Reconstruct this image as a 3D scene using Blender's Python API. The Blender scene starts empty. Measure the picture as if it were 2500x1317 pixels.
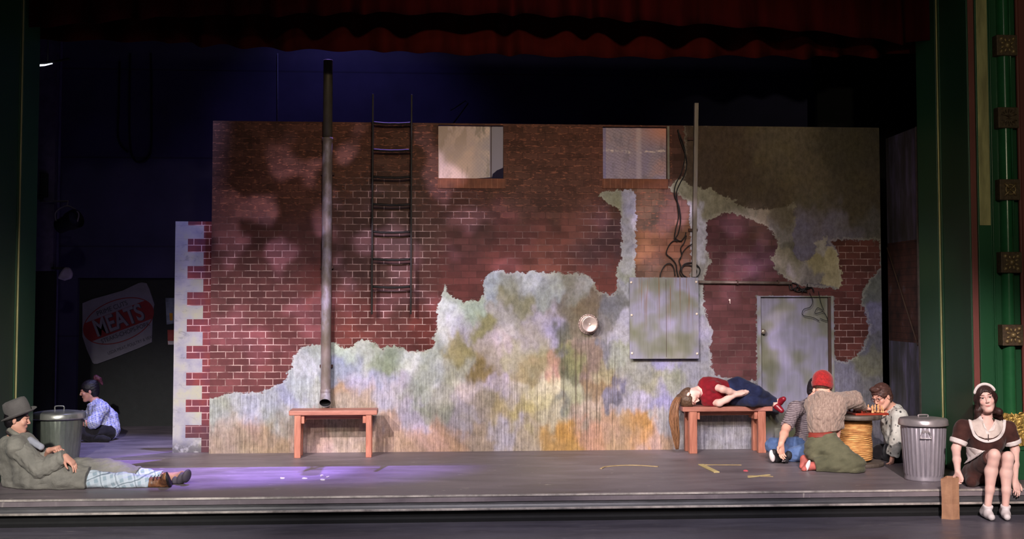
import bpy, bmesh, math, random
import numpy as np
from mathutils import Vector, Matrix
random.seed(7)
rng = np.random.RandomState(7)
SC = bpy.context.scene
COL = SC.collection
pi = math.pi

# ---------------------------------------------------------------- camera
W, H = 2500.0, 1317.0
FPX = 3000.0                      # focal length in pixels of the 2500 px frame
YAW = math.radians(4.15)
PITCH = math.atan(0.05)
CX, CY = 1250.0, 587.0            # principal point (the photo is an off-centre crop)
EYE = Vector((0, 0, 1.6))
FWD = Vector((math.sin(YAW)*math.cos(PITCH), math.cos(YAW)*math.cos(PITCH), math.sin(PITCH)))
RGT = Vector((math.cos(YAW), -math.sin(YAW), 0))
UPV = RGT.cross(FWD)
cam = bpy.data.cameras.new('camera')
cam_o = bpy.data.objects.new('camera', cam); COL.objects.link(cam_o)
cam.sensor_width = 36; cam.lens = FPX*36/W
cam.shift_y = (CY-H/2)/W
cam.clip_end = 100
cam_o.matrix_world = Matrix.Translation(EYE) @ Matrix((RGT, UPV, -FWD)).transposed().to_4x4()
SC.camera = cam_o

# ---------------------------------------------------------------- world, exposure
SC.view_settings.view_transform = 'Standard'
SC.view_settings.look = 'None'
SC.view_settings.gamma = 1
SC.view_settings.use_curve_mapping = False
SC.view_settings.exposure = 0.12
w = bpy.data.worlds.new('world'); SC.world = w; w.use_nodes = True
w.node_tree.nodes['Background'].inputs[0].default_value = (0.55, 0.6, 1.0, 1)
w.node_tree.nodes['Background'].inputs[1].default_value = 0.004

def sl(c):
    c = c/255.0
    return c/12.92 if c <= 0.04045 else ((c+0.055)/1.055)**2.4
def C(r, g, b, k=1.0):
    return (sl(r)*k, sl(g)*k, sl(b)*k, 1)

# ---------------------------------------------------------------- stage lanterns and added fills
def spot(name, loc, target, energy, color, angle, blend=0.6, size=0.08, gobo=None):
    """A theatre lantern or added fill as a spot light; gobo = (scale, low, high, stretch) breaks the beam into patches."""
    L = bpy.data.lights.new(name, 'SPOT')
    L.energy = energy; L.color = color; L.spot_size = math.radians(angle); L.spot_blend = blend
    L.shadow_soft_size = size
    o = bpy.data.objects.new(name, L); COL.objects.link(o)
    o.location = loc
    d = Vector(target)-Vector(loc)
    o.rotation_euler = d.to_track_quat('-Z', 'Y').to_euler()
    if gobo:
        L.use_nodes = True
        nt = L.node_tree; em = nt.nodes['Emission']
        tc = nt.nodes.new('ShaderNodeTexCoord'); ns = nt.nodes.new('ShaderNodeTexNoise')
        ns.inputs['Scale'].default_value = gobo[0]; ns.inputs['Detail'].default_value = 1.5
        mp = nt.nodes.new('ShaderNodeMapping'); mp.inputs['Location'].default_value = (gobo[3], gobo[3]*.7, 0)
        nt.links.new(tc.outputs['Normal'], mp.inputs[0]); nt.links.new(mp.outputs[0], ns.inputs['Vector'])
        mr = nt.nodes.new('ShaderNodeMapRange'); mr.inputs['From Min'].default_value = gobo[1]; mr.inputs['From Max'].default_value = gobo[2]
        mr.interpolation_type = 'SMOOTHSTEP'
        nt.links.new(ns.outputs[0], mr.inputs['Value']); nt.links.new(mr.outputs[0], em.inputs['Strength'])
    return o
# front-of-house key lanterns, house left, warm white, aimed at the lower half of the set
spot('key_light', (-6.4, 1.0, 6.0), (0.9, 13.0, 0.40), 5000, (1.0, .91, .84), 18, .8, .025)
spot('key_light', (-2.6, 1.0, 6.8), (3.0, 13.0, 0.15), 5200, (1.0, .91, .84), 17, .8, .03)
spot('key_light', (-4.5, 1.5, 7.3), (-1.75, 13.0, 0.45), 8000, (1.0, .89, .87), 15, .85, .015)
spot('side_flat_fill', (-1.6, 2.0, 5.6), (4.9, 12.9, 0.9), 1700, (.92, .88, 1.0), 13, .9, .03)  # added lamp to brighten the angled side flat
spot('fill_light', (2.5, 0.5, 6.5), (1.5, 12.6, 0.3), 1500, (.84, .80, 1.0), 30, .8, .10)
# lavender break-up beams across the brickwork
spot('breakup_light', (-1.2, 2.0, 6.0), (-0.6, 13.1, 1.7), 4800, (.92, .72, 1.0), 20, .7, .03, (26.0, .50, .62, .3))
spot('breakup_light', (3.4, 2.0, 6.0), (2.7, 13.1, 1.35), 3500, (.95, .74, .98), 17, .7, .03, (26.0, .50, .64, 2.3))
spot('wash_light', (1.0, 0.5, 5.0), (1.6, 13.1, 2.3), 1700, (1.0, .76, .52), 38, .9, .2)
# apron lanterns for the people at both ends, then fill lamps for column and floor
spot('apron_light', (-2.0, -1.0, 5.5), (-2.9, 10.8, 0.4), 5600, (1.0, .95, .88), 20, .9, .1)
spot('apron_light', (2.2, 0.5, 5.5), (4.6, 10.8, 0.3), 5200, (1.0, .86, .82), 17, .9, .08)
spot('column_fill', (3.5, 3.0, 3.6), (5.4, 11.0, 3.4), 240, (1.0, .90, .62), 34, .9, .08)  # added lamp lifting the upper right proscenium
spot('floor_bounce_fill', (0.8, 3.0, 6.5), (0.8, 9.6, -.4), 1500, (.95, .90, 1.0), 62, .9, .3)  # added lamp in place of bounce on the lower front floor
spot('wide_fill', (0.5, -3.0, 7.0), (0.6, 11.0, .9), 500, (1.0, .92, .85), 50, .9, .3)  # dim wide fill from above the dark auditorium
# violet lanterns hung behind and above the painted wall: this pair makes the violet band on the floor
spot('backlight', (-1.0, 14.93, 9.0), (-1.95, 12.3, 0.0), 8500, (.36, .22, 1.0), 19, .5, .02)
spot('backlight', (0.3, 14.93, 9.0), (-0.75, 12.3, 0.0), 6000, (.36, .22, 1.0), 19, .95, .02)
spot('backlight', (-1.9, 12.75, 6.8), (-3.55, 13.8, 0.0), 2200, (.44, .44, 1.0), 24, .8, .05)
spot('backlight', (-1.0, 14.6, 6.6), (-1.0, 15.8, 3.6), 80, (.38, .34, 1.0), 80, .9, .05)  # added wash tinting the back wall above the painted flat

# ---------------------------------------------------------------- pixel helpers (a ray of the camera met with a real plane)
def ray(u, v):
    return FWD + RGT*((u-CX)/FPX) + UPV*((CY-v)/FPX)
def PY(u, v, Y):
    d = ray(u, v); return EYE + d*(Y/d.y)
def PZ(u, v, z=0.0):
    d = ray(u, v); return EYE + d*((z-EYE.z)/d.z)
def proj(P):
    P = np.asarray(P, dtype=float).reshape(-1, 3) - np.array(EYE)
    zc = P@np.array(FWD)
    return CX+FPX*(P@np.array(RGT))/zc, CY-FPX*(P@np.array(UPV))/zc
Y_EDGE = PZ(1250, 1207).y
Y_WALL = PZ(1250, 1102).y
Y_BACK = PZ(330, 1043).y
X_JL, X_JR = -3.72, 5.02
Z_LOW = -0.235

# ---------------------------------------------------------------- object helpers
def tag(o, label=None, cat=None, group=None, kind=None):
    if label: o['label'] = label
    if cat: o['category'] = cat
    if group: o['group'] = group
    if kind: o['kind'] = kind
    return o
def empty(name, loc=(0, 0, 0), rz=0, **k):
    o = bpy.data.objects.new(name, None); COL.objects.link(o)
    o.empty_display_size = .05
    o.location = loc; o.rotation_euler = (0, 0, rz); tag(o, **k)
    return o
def kids(o):
    return [c for c in bpy.data.objects if c.parent == o]
def copy_tree(o, parent=None, fresh=True):
    c = o.copy(); COL.objects.link(c)
    if parent: c.parent = parent
    for ch in kids(o): copy_tree(ch, c)
    return c

class MB:
    """collects shapes, then links them as one mesh object"""
    def __init__(s): s.v = []; s.f = []; s.m = []; s.sm = []
    def add(s, vs, fs, mi=0, smooth=False):
        n = len(s.v); s.v += [tuple(v) for v in vs]; s.f += [tuple(i+n for i in f) for f in fs]
        s.m += [mi]*len(fs); s.sm += [smooth]*len(fs); return s
    def box(s, a, b, mi=0, M=None):
        x0, y0, z0 = a; x1, y1, z1 = b
        vs = [Vector(p) for p in ((x0,y0,z0),(x1,y0,z0),(x1,y1,z0),(x0,y1,z0),(x0,y0,z1),(x1,y0,z1),(x1,y1,z1),(x0,y1,z1))]
        if M is not None: vs = [M@v for v in vs]
        return s.add(vs, [(0,3,2,1),(4,5,6,7),(0,1,5,4),(1,2,6,5),(2,3,7,6),(3,0,4,7)], mi)
    def lathe(s, prof, n=32, M=None, mi=0, smooth=True, caps=True):
        vs = []
        for r, z in prof:
            for i in range(n):
                a = 2*pi*i/n; vs.append(Vector((r*math.cos(a), r*math.sin(a), z)))
        if M is not None: vs = [M@v for v in vs]
        fs = [(j*n+i, j*n+(i+1)%n, (j+1)*n+(i+1)%n, (j+1)*n+i) for j in range(len(prof)-1) for i in range(n)]
        s.add(vs, fs, mi, smooth)
        if caps:
            k = len(s.v)-len(vs)
            s.f.append(tuple(k+i for i in reversed(range(n)))); s.m.append(mi); s.sm.append(False)
            k += (len(prof)-1)*n
            s.f.append(tuple(k+i for i in range(n))); s.m.append(mi); s.sm.append(False)
        return s
    def tube(s, pts, r, n=8, mi=0, caps=True, closed=False):
        pts = [Vector(p) for p in pts]; N = len(pts)
        rs = r if isinstance(r, (list, tuple)) else [r]*N
        vs = []; up = None
        for i, p in enumerate(pts):
            if closed: t = pts[(i+1) % N]-pts[i-1]
            else: t = pts[min(i+1, N-1)]-pts[max(i-1, 0)]
            t = t.normalized() if t.length > 1e-9 else Vector((0, 0, 1))
            if up is None:
                up = Vector((0, 0, 1)) if abs(t.z) < .9 else Vector((0, 1, 0))
            a = t.cross(up)
            if a.length < 1e-6: a = t.cross(Vector((1, 0, 0)))
            a.normalize(); b = a.cross(t).normalized(); up = b
            for k in range(n):
                q = 2*pi*k/n; vs.append(p+(a*math.cos(q)+b*math.sin(q))*rs[i])
        fs = [(j*n+i, j*n+(i+1) % n, (j+1)*n+(i+1) % n, (j+1)*n+i) for j in range(N-1) for i in range(n)]
        if closed: fs += [((N-1)*n+i, (N-1)*n+(i+1) % n, (i+1) % n, i) for i in range(n)]
        elif caps: fs += [tuple(reversed(range(n))), tuple((N-1)*n+i for i in range(n))]
        return s.add(vs, fs, mi, True)
    def prism(s, poly, y0, y1, mi=0):
        """polygon in xz extruded along y"""
        n = len(poly)
        vs = [(p[0], y0, p[1]) for p in poly]+[(p[0], y1, p[1]) for p in poly]
        fs = [tuple(range(n)), tuple(reversed(range(n, 2*n)))]+[(i, i+n, (i+1) % n+n, (i+1) % n) for i in range(n)]
        return s.add(vs, fs, mi)
    def build(s, name, mats, parent=None, bevel=0, seg=2, **k):
        me = bpy.data.meshes.new(name); me.from_pydata(s.v, [], s.f)
        for m in (mats if isinstance(mats, (list, tuple)) else [mats]): me.materials.append(m)
        me.polygons.foreach_set('material_index', s.m); me.polygons.foreach_set('use_smooth', s.sm)
        bm = bmesh.new(); bm.from_mesh(me); bmesh.ops.recalc_face_normals(bm, faces=bm.faces[:]); bm.to_mesh(me); bm.free()
        me.update()
        o = bpy.data.objects.new(name, me); COL.objects.link(o)
        if parent: o.parent = parent
        if bevel:
            b = o.modifiers.new('bevel', 'BEVEL'); b.width = bevel; b.segments = seg; b.limit_method = 'ANGLE'; b.angle_limit = math.radians(40)
        tag(o, **k)
        return o
def curve_pts(ctrl, n=8):
    """Catmull-Rom through control points"""
    P = [Vector(p) for p in ctrl]; P = [P[0]*2-P[1]]+P+[P[-1]*2-P[-2]]
    out = []
    for i in range(1, len(P)-2):
        for k in range(n):
            t = k/n
            out.append(.5*((2*P[i])+(P[i+1]-P[i-1])*t+(2*P[i-1]-5*P[i]+4*P[i+1]-P[i+2])*t*t+(3*P[i]-P[i-1]-3*P[i+1]+P[i+2])*t**3))
    out.append(P[-2]); return out

# ---------------------------------------------------------------- materials
class NT:
    def __init__(s, name):
        s.m = bpy.data.materials.new(name); s.m.use_nodes = True; s.t = s.m.node_tree
        s.b = s.t.nodes['Principled BSDF']
    def n(s, kind, **k):
        x = s.t.nodes.new('ShaderNode'+kind)
        for a, b in k.items(): setattr(x, a, b)
        return x
    def l(s, a, b): s.t.links.new(a, b)
    def coord(s, scale=(1, 1, 1), kind='Object', rot=(0, 0, 0), loc=(0, 0, 0)):
        tc = s.n('TexCoord'); mp = s.n('Mapping'); mp.inputs['Scale'].default_value = scale
        mp.inputs['Rotation'].default_value = rot; mp.inputs['Location'].default_value = loc
        s.l(tc.outputs[kind], mp.inputs[0]); return mp.outputs[0]
    def noise(s, vec, scale, detail=4, rough=.55, dist=0):
        x = s.n('TexNoise'); x.inputs['Scale'].default_value = scale; x.inputs['Detail'].default_value = detail
        x.inputs['Roughness'].default_value = rough; x.inputs['Distortion'].default_value = dist
        if vec is not None: s.l(vec, x.inputs['Vector'])
        return x.outputs[0]
    def ramp(s, fac, stops, interp='LINEAR'):
        x = s.n('ValToRGB'); x.color_ramp.interpolation = interp; e = x.color_ramp.elements
        while len(e) < len(stops): e.new(.5)
        for i, (p, c) in enumerate(stops):
            e[i].position = p; e[i].color = c if len(c) == 4 else (*c, 1)
        s.l(fac, x.inputs[0]); return x.outputs[0]
    def mr(s, v, a, b, c=0.0, d=1.0, smooth=True):
        x = s.n('MapRange'); x.interpolation_type = 'SMOOTHSTEP' if smooth else 'LINEAR'
        for k, q in zip(('From Min', 'From Max', 'To Min', 'To Max'), (a, b, c, d)): x.inputs[k].default_value = q
        s.l(v, x.inputs['Value']); return x.outputs[0]
    def mix(s, f, a, b, mode='MIX'):
        x = s.n('Mix', data_type='RGBA', blend_type=mode)
        for sock, q in ((x.inputs[0], f), (x.inputs[6], a), (x.inputs[7], b)):
            if isinstance(q, (int, float)): sock.default_value = q
            elif isinstance(q, (tuple, list)): sock.default_value = q if len(q) == 4 else (*q, 1)
            else: s.l(q, sock)
        return x.outputs[2]
    def math(s, op, a, b=0.0):
        x = s.n('Math', operation=op)
        for sock, q in ((x.inputs[0], a), (x.inputs[1], b)):
            if isinstance(q, (int, float)): sock.default_value = q
            else: s.l(q, sock)
        return x.outputs[0]
    def attr(s, name):
        x = s.n('Attribute'); x.attribute_name = name; return x
    def color(s, c):
        if isinstance(c, (tuple, list)): s.b.inputs['Base Color'].default_value = c
        else: s.l(c, s.b.inputs['Base Color'])
    def set(s, **k):
        for a, q in k.items():
            a = {'rough': 'Roughness', 'metal': 'Metallic', 'spec': 'Specular IOR Level', 'sss': 'Subsurface Weight', 'sheen': 'Sheen Weight', 'alpha': 'Alpha', 'coat': 'Coat Weight'}[a]
            if isinstance(q, (int, float)): s.b.inputs[a].default_value = q
            else: s.l(q, s.b.inputs[a])
    def bump(s, h, strength=.3, dist=.01):
        x = s.n('Bump'); x.inputs['Strength'].default_value = strength; x.inputs['Distance'].default_value = dist
        s.l(h, x.inputs['Height']); s.l(x.outputs[0], s.b.inputs['Normal'])

def plain(name, c, rough=.7, metal=0, var=.25, scale=12, stretch=(1, 1, 1), bump=.15, bscale=60, c2=None, spec=.4, sheen=0):
    t = NT(name)
    v = t.coord(stretch)
    n = t.noise(v, scale, 5)
    lo = tuple(x*(1-var) for x in c[:3]); hi = c2[:3] if c2 else tuple(min(1, x*(1+var)) for x in c[:3])
    t.color(t.ramp(n, [(.3, lo), (.7, hi)]))
    t.set(rough=rough, metal=metal, spec=spec, sheen=sheen)
    if bump: t.bump(t.noise(v, bscale, 4), bump, .004)
    return t.m
# ================================================================ the big painted flat
def seg_sdf(U, V, poly):
    """signed distance in photo pixels, positive inside"""
    P = np.array(poly, float); Q = np.roll(P, -1, 0)
    d = np.full(U.shape, 1e9); ins = np.zeros(U.shape, bool)
    for (ax, ay), (bx, by) in zip(P, Q):
        ex, ey = bx-ax, by-ay; L = ex*ex+ey*ey+1e-9
        t = np.clip(((U-ax)*ex+(V-ay)*ey)/L, 0, 1)
        d = np.minimum(d, np.hypot(U-ax-t*ex, V-ay-t*ey))
        c = ((ay > V) != (by > V)) & (U < ex*(V-ay)/(ey if abs(ey) > 1e-9 else 1e-9)+ax)
        ins ^= c
    return np.where(ins, d, -d)
def vnoise(x, y, seed):
    r = np.random.RandomState(seed); G = r.rand(64, 64)
    xi = np.floor(x).astype(int); yi = np.floor(y).astype(int); fx = x-xi; fy = y-yi
    fx = fx*fx*(3-2*fx); fy = fy*fy*(3-2*fy)
    a = G[xi % 64, yi % 64]; b = G[(xi+1) % 64, yi % 64]; c = G[xi % 64, (yi+1) % 64]; d = G[(xi+1) % 64, (yi+1) % 64]
    return (a*(1-fx)+b*fx)*(1-fy)+(c*(1-fx)+d*fx)*fy-.5
def warp(U, V, a, sx, sy):
    return (U+sum(a*.5**k*2*vnoise(U/sx*2**k, V/sy*2**k, 3+k) for k in range(4)), V+sum(a*1.3*.5**k*2*vnoise(U/sx*2**k+9, V/sy*2**k, 13+k) for k in range(4)))
def field(U, V, pts):
    num = np.zeros(U.shape+(3,)); den = np.full(U.shape, 1e-12)
    for (u, v, c, r) in pts:
        d2 = (U-u)**2+(V-v)**2; wt = np.exp(-1.35*d2/(2*r*r))+1e-4*np.exp(-d2/(2*(5*r)**2)); den += wt
        num += wt[..., None]*np.array([sl(x) for x in c])
    return num/den[..., None]

PL_MAIN = [(505,1130),(505,978),(545,965),(580,958),(600,960),(640,958),(665,945),(690,935),(700,925),(702,905),(715,895),(711,880),(722,865),(735,848),(760,844),(780,842),(815,838),(832,846),(850,852),(866,842),(872,834),(888,830),(905,832),(918,842),(935,853),(946,846),(962,845),(980,850),(1000,859),(1020,857),(1040,858),(1054,850),(1062,836),(1057,828),(1064,815),(1068,780),(1066,750),(1078,728),(1082,708),(1086,698),(1093,713),(1105,728),(1122,732),(1135,738),(1152,733),(1166,737),(1180,722),(1183,705),(1178,688),(1190,672),(1205,662),(1225,660),(1240,668),(1262,664),(1280,668),(1300,661),(1322,666),(1340,668),(1360,664),(1380,670),(1400,667),(1425,668),(1440,676),(1452,690),(1456,706),(1462,715),(1478,714),(1490,720),(1505,713),(1508,690),(1504,668),(1508,648),(1518,630),(1516,600),(1520,570),(1514,545),(1518,520),(1506,508),(1490,500),(1474,492),(1464,476),(1475,467),(1500,465),(1548,464),(1553,480),(1550,505),(1556,530),(1551,560),(1554,600),(1549,640),(1551,679),(1684,679),(1690,640),(1685,600),(1687,560),(1681,530),(1685,505),(1672,490),(1652,472),(1640,468),(1632,456),(1650,440),(1664,434),(1671,424),(1669,300),(2200,300),(2200,1130)]
BR_R = [(1724,545),(1738,534),(1752,528),(1770,522),(1785,520),(1800,525),(1822,532),(1842,540),(1868,551),(1884,566),(1897,585),(1899,605),(1890,622),(1882,628),(1888,645),(1892,662),(1906,672),(1920,684),(1938,692),(1962,700),(1990,702),(2046,706),(2054,698),(2055,670),(2048,640),(2046,615),(2028,590),(2060,586),(2147,588),(2147,655),(2135,670),(2118,690),(2106,710),(2103,740),(2112,762),(2121,800),(2116,825),(2105,850),(2088,872),(2062,884),(2044,880),(2037,870),(2037,724),(1847,724),(1847,932),(1810,926),(1780,924),(1760,921),(1744,912),(1736,890),(1738,868),(1732,850),(1739,828),(1741,808),(1733,792),(1727,775),(1718,745),(1717,705),(1720,680),(1726,658),(1737,640),(1731,624),(1722,608),(1726,580)]
CREAM = [(1632,458),(1650,440),(1664,434),(1675,444),(1684,454),(1700,456),(1718,462),(1735,458),(1746,470),(1762,480),(1785,487),(1800,488),(1790,500),(1822,506),(1850,512),(1885,510),(1916,506),(1934,496),(1944,500),(1936,520),(1944,545),(1934,575),(1940,600),(1936,622),(1956,640),(1974,634),(1988,625),(1992,606),(1988,594),(2004,586),(2016,576),(2020,585),(2014,602),(2030,604),(2042,612),(2050,640),(2056,670),(2055,704),(2030,700),(2000,692),(1960,690),(1935,690),(1905,670),(1885,640),(1882,625),(1898,600),(1890,572),(1868,551),(1842,540),(1800,524),(1785,520),(1752,528),(1724,545),(1720,600),(1735,640),(1717,700),(1690,700),(1684,600),(1684,500),(1672,490),(1652,472),(1640,468)]
PAINT = [ # photo px, paint colour, reach -- brickwork
 (560,340,(96,58,40),60),(700,340,(98,58,40),60),(860,340,(100,60,40),60),(1000,380,(92,60,42),60),(560,460,(96,54,40),60),(700,470,(98,56,42),50),
 (560,560,(92,52,44),50),(620,620,(100,54,54),50),(720,600,(98,56,56),50),(560,700,(104,52,54),60),(700,720,(110,56,58),60),(560,850,(112,52,56),60),(680,840,(114,52,54),50),
 (775,700,(128,58,52),30),(850,420,(98,62,44),30),(870,500,(88,58,52),40),(960,480,(84,62,52),50),(960,600,(88,60,54),50),(870,640,(92,56,52),50),(960,700,(88,54,50),50),(900,780,(112,50,46),50),(1030,700,(96,48,44),40),(1045,790,(118,46,38),30),(870,820,(126,52,42),25),
 (1060,560,(92,58,50),40),(1130,620,(96,50,50),40),(1120,500,(92,54,44),50),(1180,560,(74,50,44),30),(1100,680,(112,50,46),30),(1300,370,(98,60,42),80),(1240,440,(100,66,44),40),(1400,440,(106,66,46),50),(1300,490,(92,62,48),50),(1250,580,(112,56,52),50),(1350,620,(122,64,48),40),(1420,560,(132,74,58),30),(1460,600,(92,60,64),40),(1480,680,(112,52,42),40),(1440,380,(104,62,44),40),(1200,640,(116,54,48),30),
 # orange brick column
 (1570,500,(132,100,70),18),(1570,600,(156,104,52),20),(1600,520,(96,84,64),15),(1600,620,(140,92,58),20),(1640,520,(150,104,92),20),(1640,620,(160,100,70),20),(1660,560,(140,96,62),15),(1600,660,(120,88,70),20),(1660,660,(132,98,80),18),(1640,410,(84,56,44),18),
 # brick on the right
 (1780,600,(100,56,62),40),(1850,570,(88,58,44),25),(1860,640,(108,64,84),35),(1780,700,(102,54,56),40),(1780,800,(104,54,58),40),(1790,880,(110,58,62),40),(1900,700,(100,54,48),30),(2090,620,(96,48,40),30),(2090,720,(98,46,42),30),(2080,820,(94,42,34),30)]
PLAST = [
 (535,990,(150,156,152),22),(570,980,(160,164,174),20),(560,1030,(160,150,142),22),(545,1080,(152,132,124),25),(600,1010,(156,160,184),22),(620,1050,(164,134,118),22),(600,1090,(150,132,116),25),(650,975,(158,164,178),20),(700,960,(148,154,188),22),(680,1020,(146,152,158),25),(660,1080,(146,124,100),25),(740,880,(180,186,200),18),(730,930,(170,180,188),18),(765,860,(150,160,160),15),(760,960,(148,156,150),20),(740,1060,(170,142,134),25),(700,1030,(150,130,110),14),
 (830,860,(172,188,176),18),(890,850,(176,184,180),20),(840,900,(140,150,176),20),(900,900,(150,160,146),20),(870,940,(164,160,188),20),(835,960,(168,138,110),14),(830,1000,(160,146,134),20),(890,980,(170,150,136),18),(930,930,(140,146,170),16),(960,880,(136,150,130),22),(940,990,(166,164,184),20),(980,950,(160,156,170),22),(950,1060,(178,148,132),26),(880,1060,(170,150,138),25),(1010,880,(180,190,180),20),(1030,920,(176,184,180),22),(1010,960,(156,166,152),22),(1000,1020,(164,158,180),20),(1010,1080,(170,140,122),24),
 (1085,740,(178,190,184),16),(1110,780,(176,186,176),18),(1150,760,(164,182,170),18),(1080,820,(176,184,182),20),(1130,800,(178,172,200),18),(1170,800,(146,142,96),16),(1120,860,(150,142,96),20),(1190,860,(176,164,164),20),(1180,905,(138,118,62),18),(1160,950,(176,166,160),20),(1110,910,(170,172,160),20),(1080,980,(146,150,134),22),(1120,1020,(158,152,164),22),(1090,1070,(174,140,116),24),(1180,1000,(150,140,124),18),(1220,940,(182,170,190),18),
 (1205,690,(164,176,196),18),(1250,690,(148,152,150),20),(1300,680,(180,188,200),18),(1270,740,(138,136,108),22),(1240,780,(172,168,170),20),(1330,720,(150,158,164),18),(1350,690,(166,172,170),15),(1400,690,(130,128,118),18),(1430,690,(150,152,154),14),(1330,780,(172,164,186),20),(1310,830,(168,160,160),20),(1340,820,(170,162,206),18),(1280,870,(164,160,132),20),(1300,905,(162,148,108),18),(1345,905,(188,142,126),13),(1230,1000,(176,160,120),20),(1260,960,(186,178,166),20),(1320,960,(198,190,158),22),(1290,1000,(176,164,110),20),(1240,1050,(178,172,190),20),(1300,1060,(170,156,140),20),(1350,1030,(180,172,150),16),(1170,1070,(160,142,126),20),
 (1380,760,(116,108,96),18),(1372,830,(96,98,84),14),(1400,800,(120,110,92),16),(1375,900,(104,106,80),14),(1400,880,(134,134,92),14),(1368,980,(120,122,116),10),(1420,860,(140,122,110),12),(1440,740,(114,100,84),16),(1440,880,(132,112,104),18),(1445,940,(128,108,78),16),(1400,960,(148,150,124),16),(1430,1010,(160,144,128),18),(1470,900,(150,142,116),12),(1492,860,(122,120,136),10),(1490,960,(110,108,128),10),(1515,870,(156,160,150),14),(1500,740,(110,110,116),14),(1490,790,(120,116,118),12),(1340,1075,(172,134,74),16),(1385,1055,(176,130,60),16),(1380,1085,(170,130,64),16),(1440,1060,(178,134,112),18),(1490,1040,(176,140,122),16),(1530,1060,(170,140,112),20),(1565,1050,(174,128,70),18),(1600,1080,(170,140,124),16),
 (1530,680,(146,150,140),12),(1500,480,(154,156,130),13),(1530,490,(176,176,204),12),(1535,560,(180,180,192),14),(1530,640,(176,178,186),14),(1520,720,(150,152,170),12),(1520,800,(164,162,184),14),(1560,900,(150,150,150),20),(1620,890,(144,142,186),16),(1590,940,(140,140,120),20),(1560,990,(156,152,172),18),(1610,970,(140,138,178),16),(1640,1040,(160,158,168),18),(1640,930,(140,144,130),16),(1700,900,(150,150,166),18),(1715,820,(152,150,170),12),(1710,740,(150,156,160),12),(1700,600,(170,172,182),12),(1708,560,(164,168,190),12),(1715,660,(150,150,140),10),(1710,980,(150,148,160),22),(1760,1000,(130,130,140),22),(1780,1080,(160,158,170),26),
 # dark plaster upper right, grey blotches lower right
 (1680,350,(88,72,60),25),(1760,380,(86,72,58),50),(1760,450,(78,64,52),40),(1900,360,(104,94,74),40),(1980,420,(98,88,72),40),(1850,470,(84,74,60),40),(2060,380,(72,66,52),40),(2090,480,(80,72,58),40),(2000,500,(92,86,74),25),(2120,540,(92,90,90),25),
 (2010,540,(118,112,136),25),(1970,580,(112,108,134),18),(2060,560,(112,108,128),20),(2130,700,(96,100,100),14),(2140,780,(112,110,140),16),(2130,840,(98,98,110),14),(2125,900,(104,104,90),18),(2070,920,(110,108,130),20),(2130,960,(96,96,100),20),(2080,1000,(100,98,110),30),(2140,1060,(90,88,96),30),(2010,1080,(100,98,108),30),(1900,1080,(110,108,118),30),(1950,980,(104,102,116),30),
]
CREAMC = [(1660,450,(150,150,128),14),(1700,480,(134,132,108),14),(1750,490,(128,124,98),20),(1700,530,(170,170,190),12),(1705,600,(164,164,180),14),(1710,660,(130,126,124),14),(1800,505,(118,114,92),16),(1860,525,(132,122,100),14),(1910,530,(96,88,72),12),(1915,570,(112,108,108),12),(1905,620,(130,124,104),12),(1930,600,(90,88,80),9),(1930,650,(116,112,92),12),(1960,660,(128,122,120),12),(1990,640,(132,124,84),12),(2010,590,(140,136,132),9),(2025,640,(150,140,98),14),(2040,690,(140,130,92),12),(1980,680,(104,98,96),12)]

FX0 = PY(515, 700, Y_WALL).x; FX1 = PY(2152, 700, Y_WALL).x
FZ1 = (PY(525, 295, Y_WALL).z+PY(2145, 312, Y_WALL).z)/2
def wx(u, v=700): return PY(u, v, Y_WALL).x
def wz(u, v): return PY(u, v, Y_WALL).z
WIN1 = (wx(1070, 370), wx(1229, 370), wz(1150, 436), FZ1-.02)
WIN2 = (wx(1472, 375), wx(1628, 375), wz(1550, 437), FZ1-.02)
DOOR = (wx(1849, 820), wx(2036, 820), 0.0, wz(1940, 723))
holes = [WIN1, WIN2, DOOR]
STEP = .011
xs = np.arange(FX0, FX1, STEP); zs = np.arange(0.0, FZ1, STEP)
xs = np.unique(np.round(np.concatenate([xs, [FX1], [h[0] for h in holes], [h[1] for h in holes]]), 4))
zs = np.unique(np.round(np.concatenate([zs, [FZ1], [h[2] for h in holes], [h[3] for h in holes]]), 4))
X, Z = np.meshgrid(xs, zs)
U, V = proj(np.stack([X.ravel(), np.full(X.size, Y_WALL), Z.ravel()], 1))
sd_main = seg_sdf(U, V, PL_MAIN); sd_br = seg_sdf(U, V, BR_R); sd_cr = seg_sdf(U, V, CREAM)
pl = np.minimum(sd_main, -sd_br)
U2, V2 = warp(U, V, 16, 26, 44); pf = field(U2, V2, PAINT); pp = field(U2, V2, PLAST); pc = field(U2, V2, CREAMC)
me = bpy.data.meshes.new('panel')
nx, nz = len(xs), len(zs)
idx = np.arange(nx*nz).reshape(nz, nx)
q = np.stack([idx[:-1, :-1], idx[:-1, 1:], idx[1:, 1:], idx[1:, :-1]], -1).reshape(-1, 4)
cx = (X[:-1, :-1]+X[1:, 1:]).ravel()/2; cz = (Z[:-1, :-1]+Z[1:, 1:]).ravel()/2
keep = np.ones(len(q), bool)
for a, b, c, d in holes: keep &= ~((cx > a) & (cx < b) & (cz > c) & (cz < d))
q = q[keep]
nv = nx*nz
me.vertices.add(nv); me.vertices.foreach_set('co', np.stack([X.ravel(), np.full(X.size, Y_WALL), Z.ravel()], 1).ravel())
me.loops.add(q.size); me.loops.foreach_set('vertex_index', q.ravel().astype(np.int32))
me.polygons.add(len(q)); me.polygons.foreach_set('loop_start', np.arange(0, q.size, 4, dtype=np.int32))
me.update(calc_edges=True)
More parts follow.
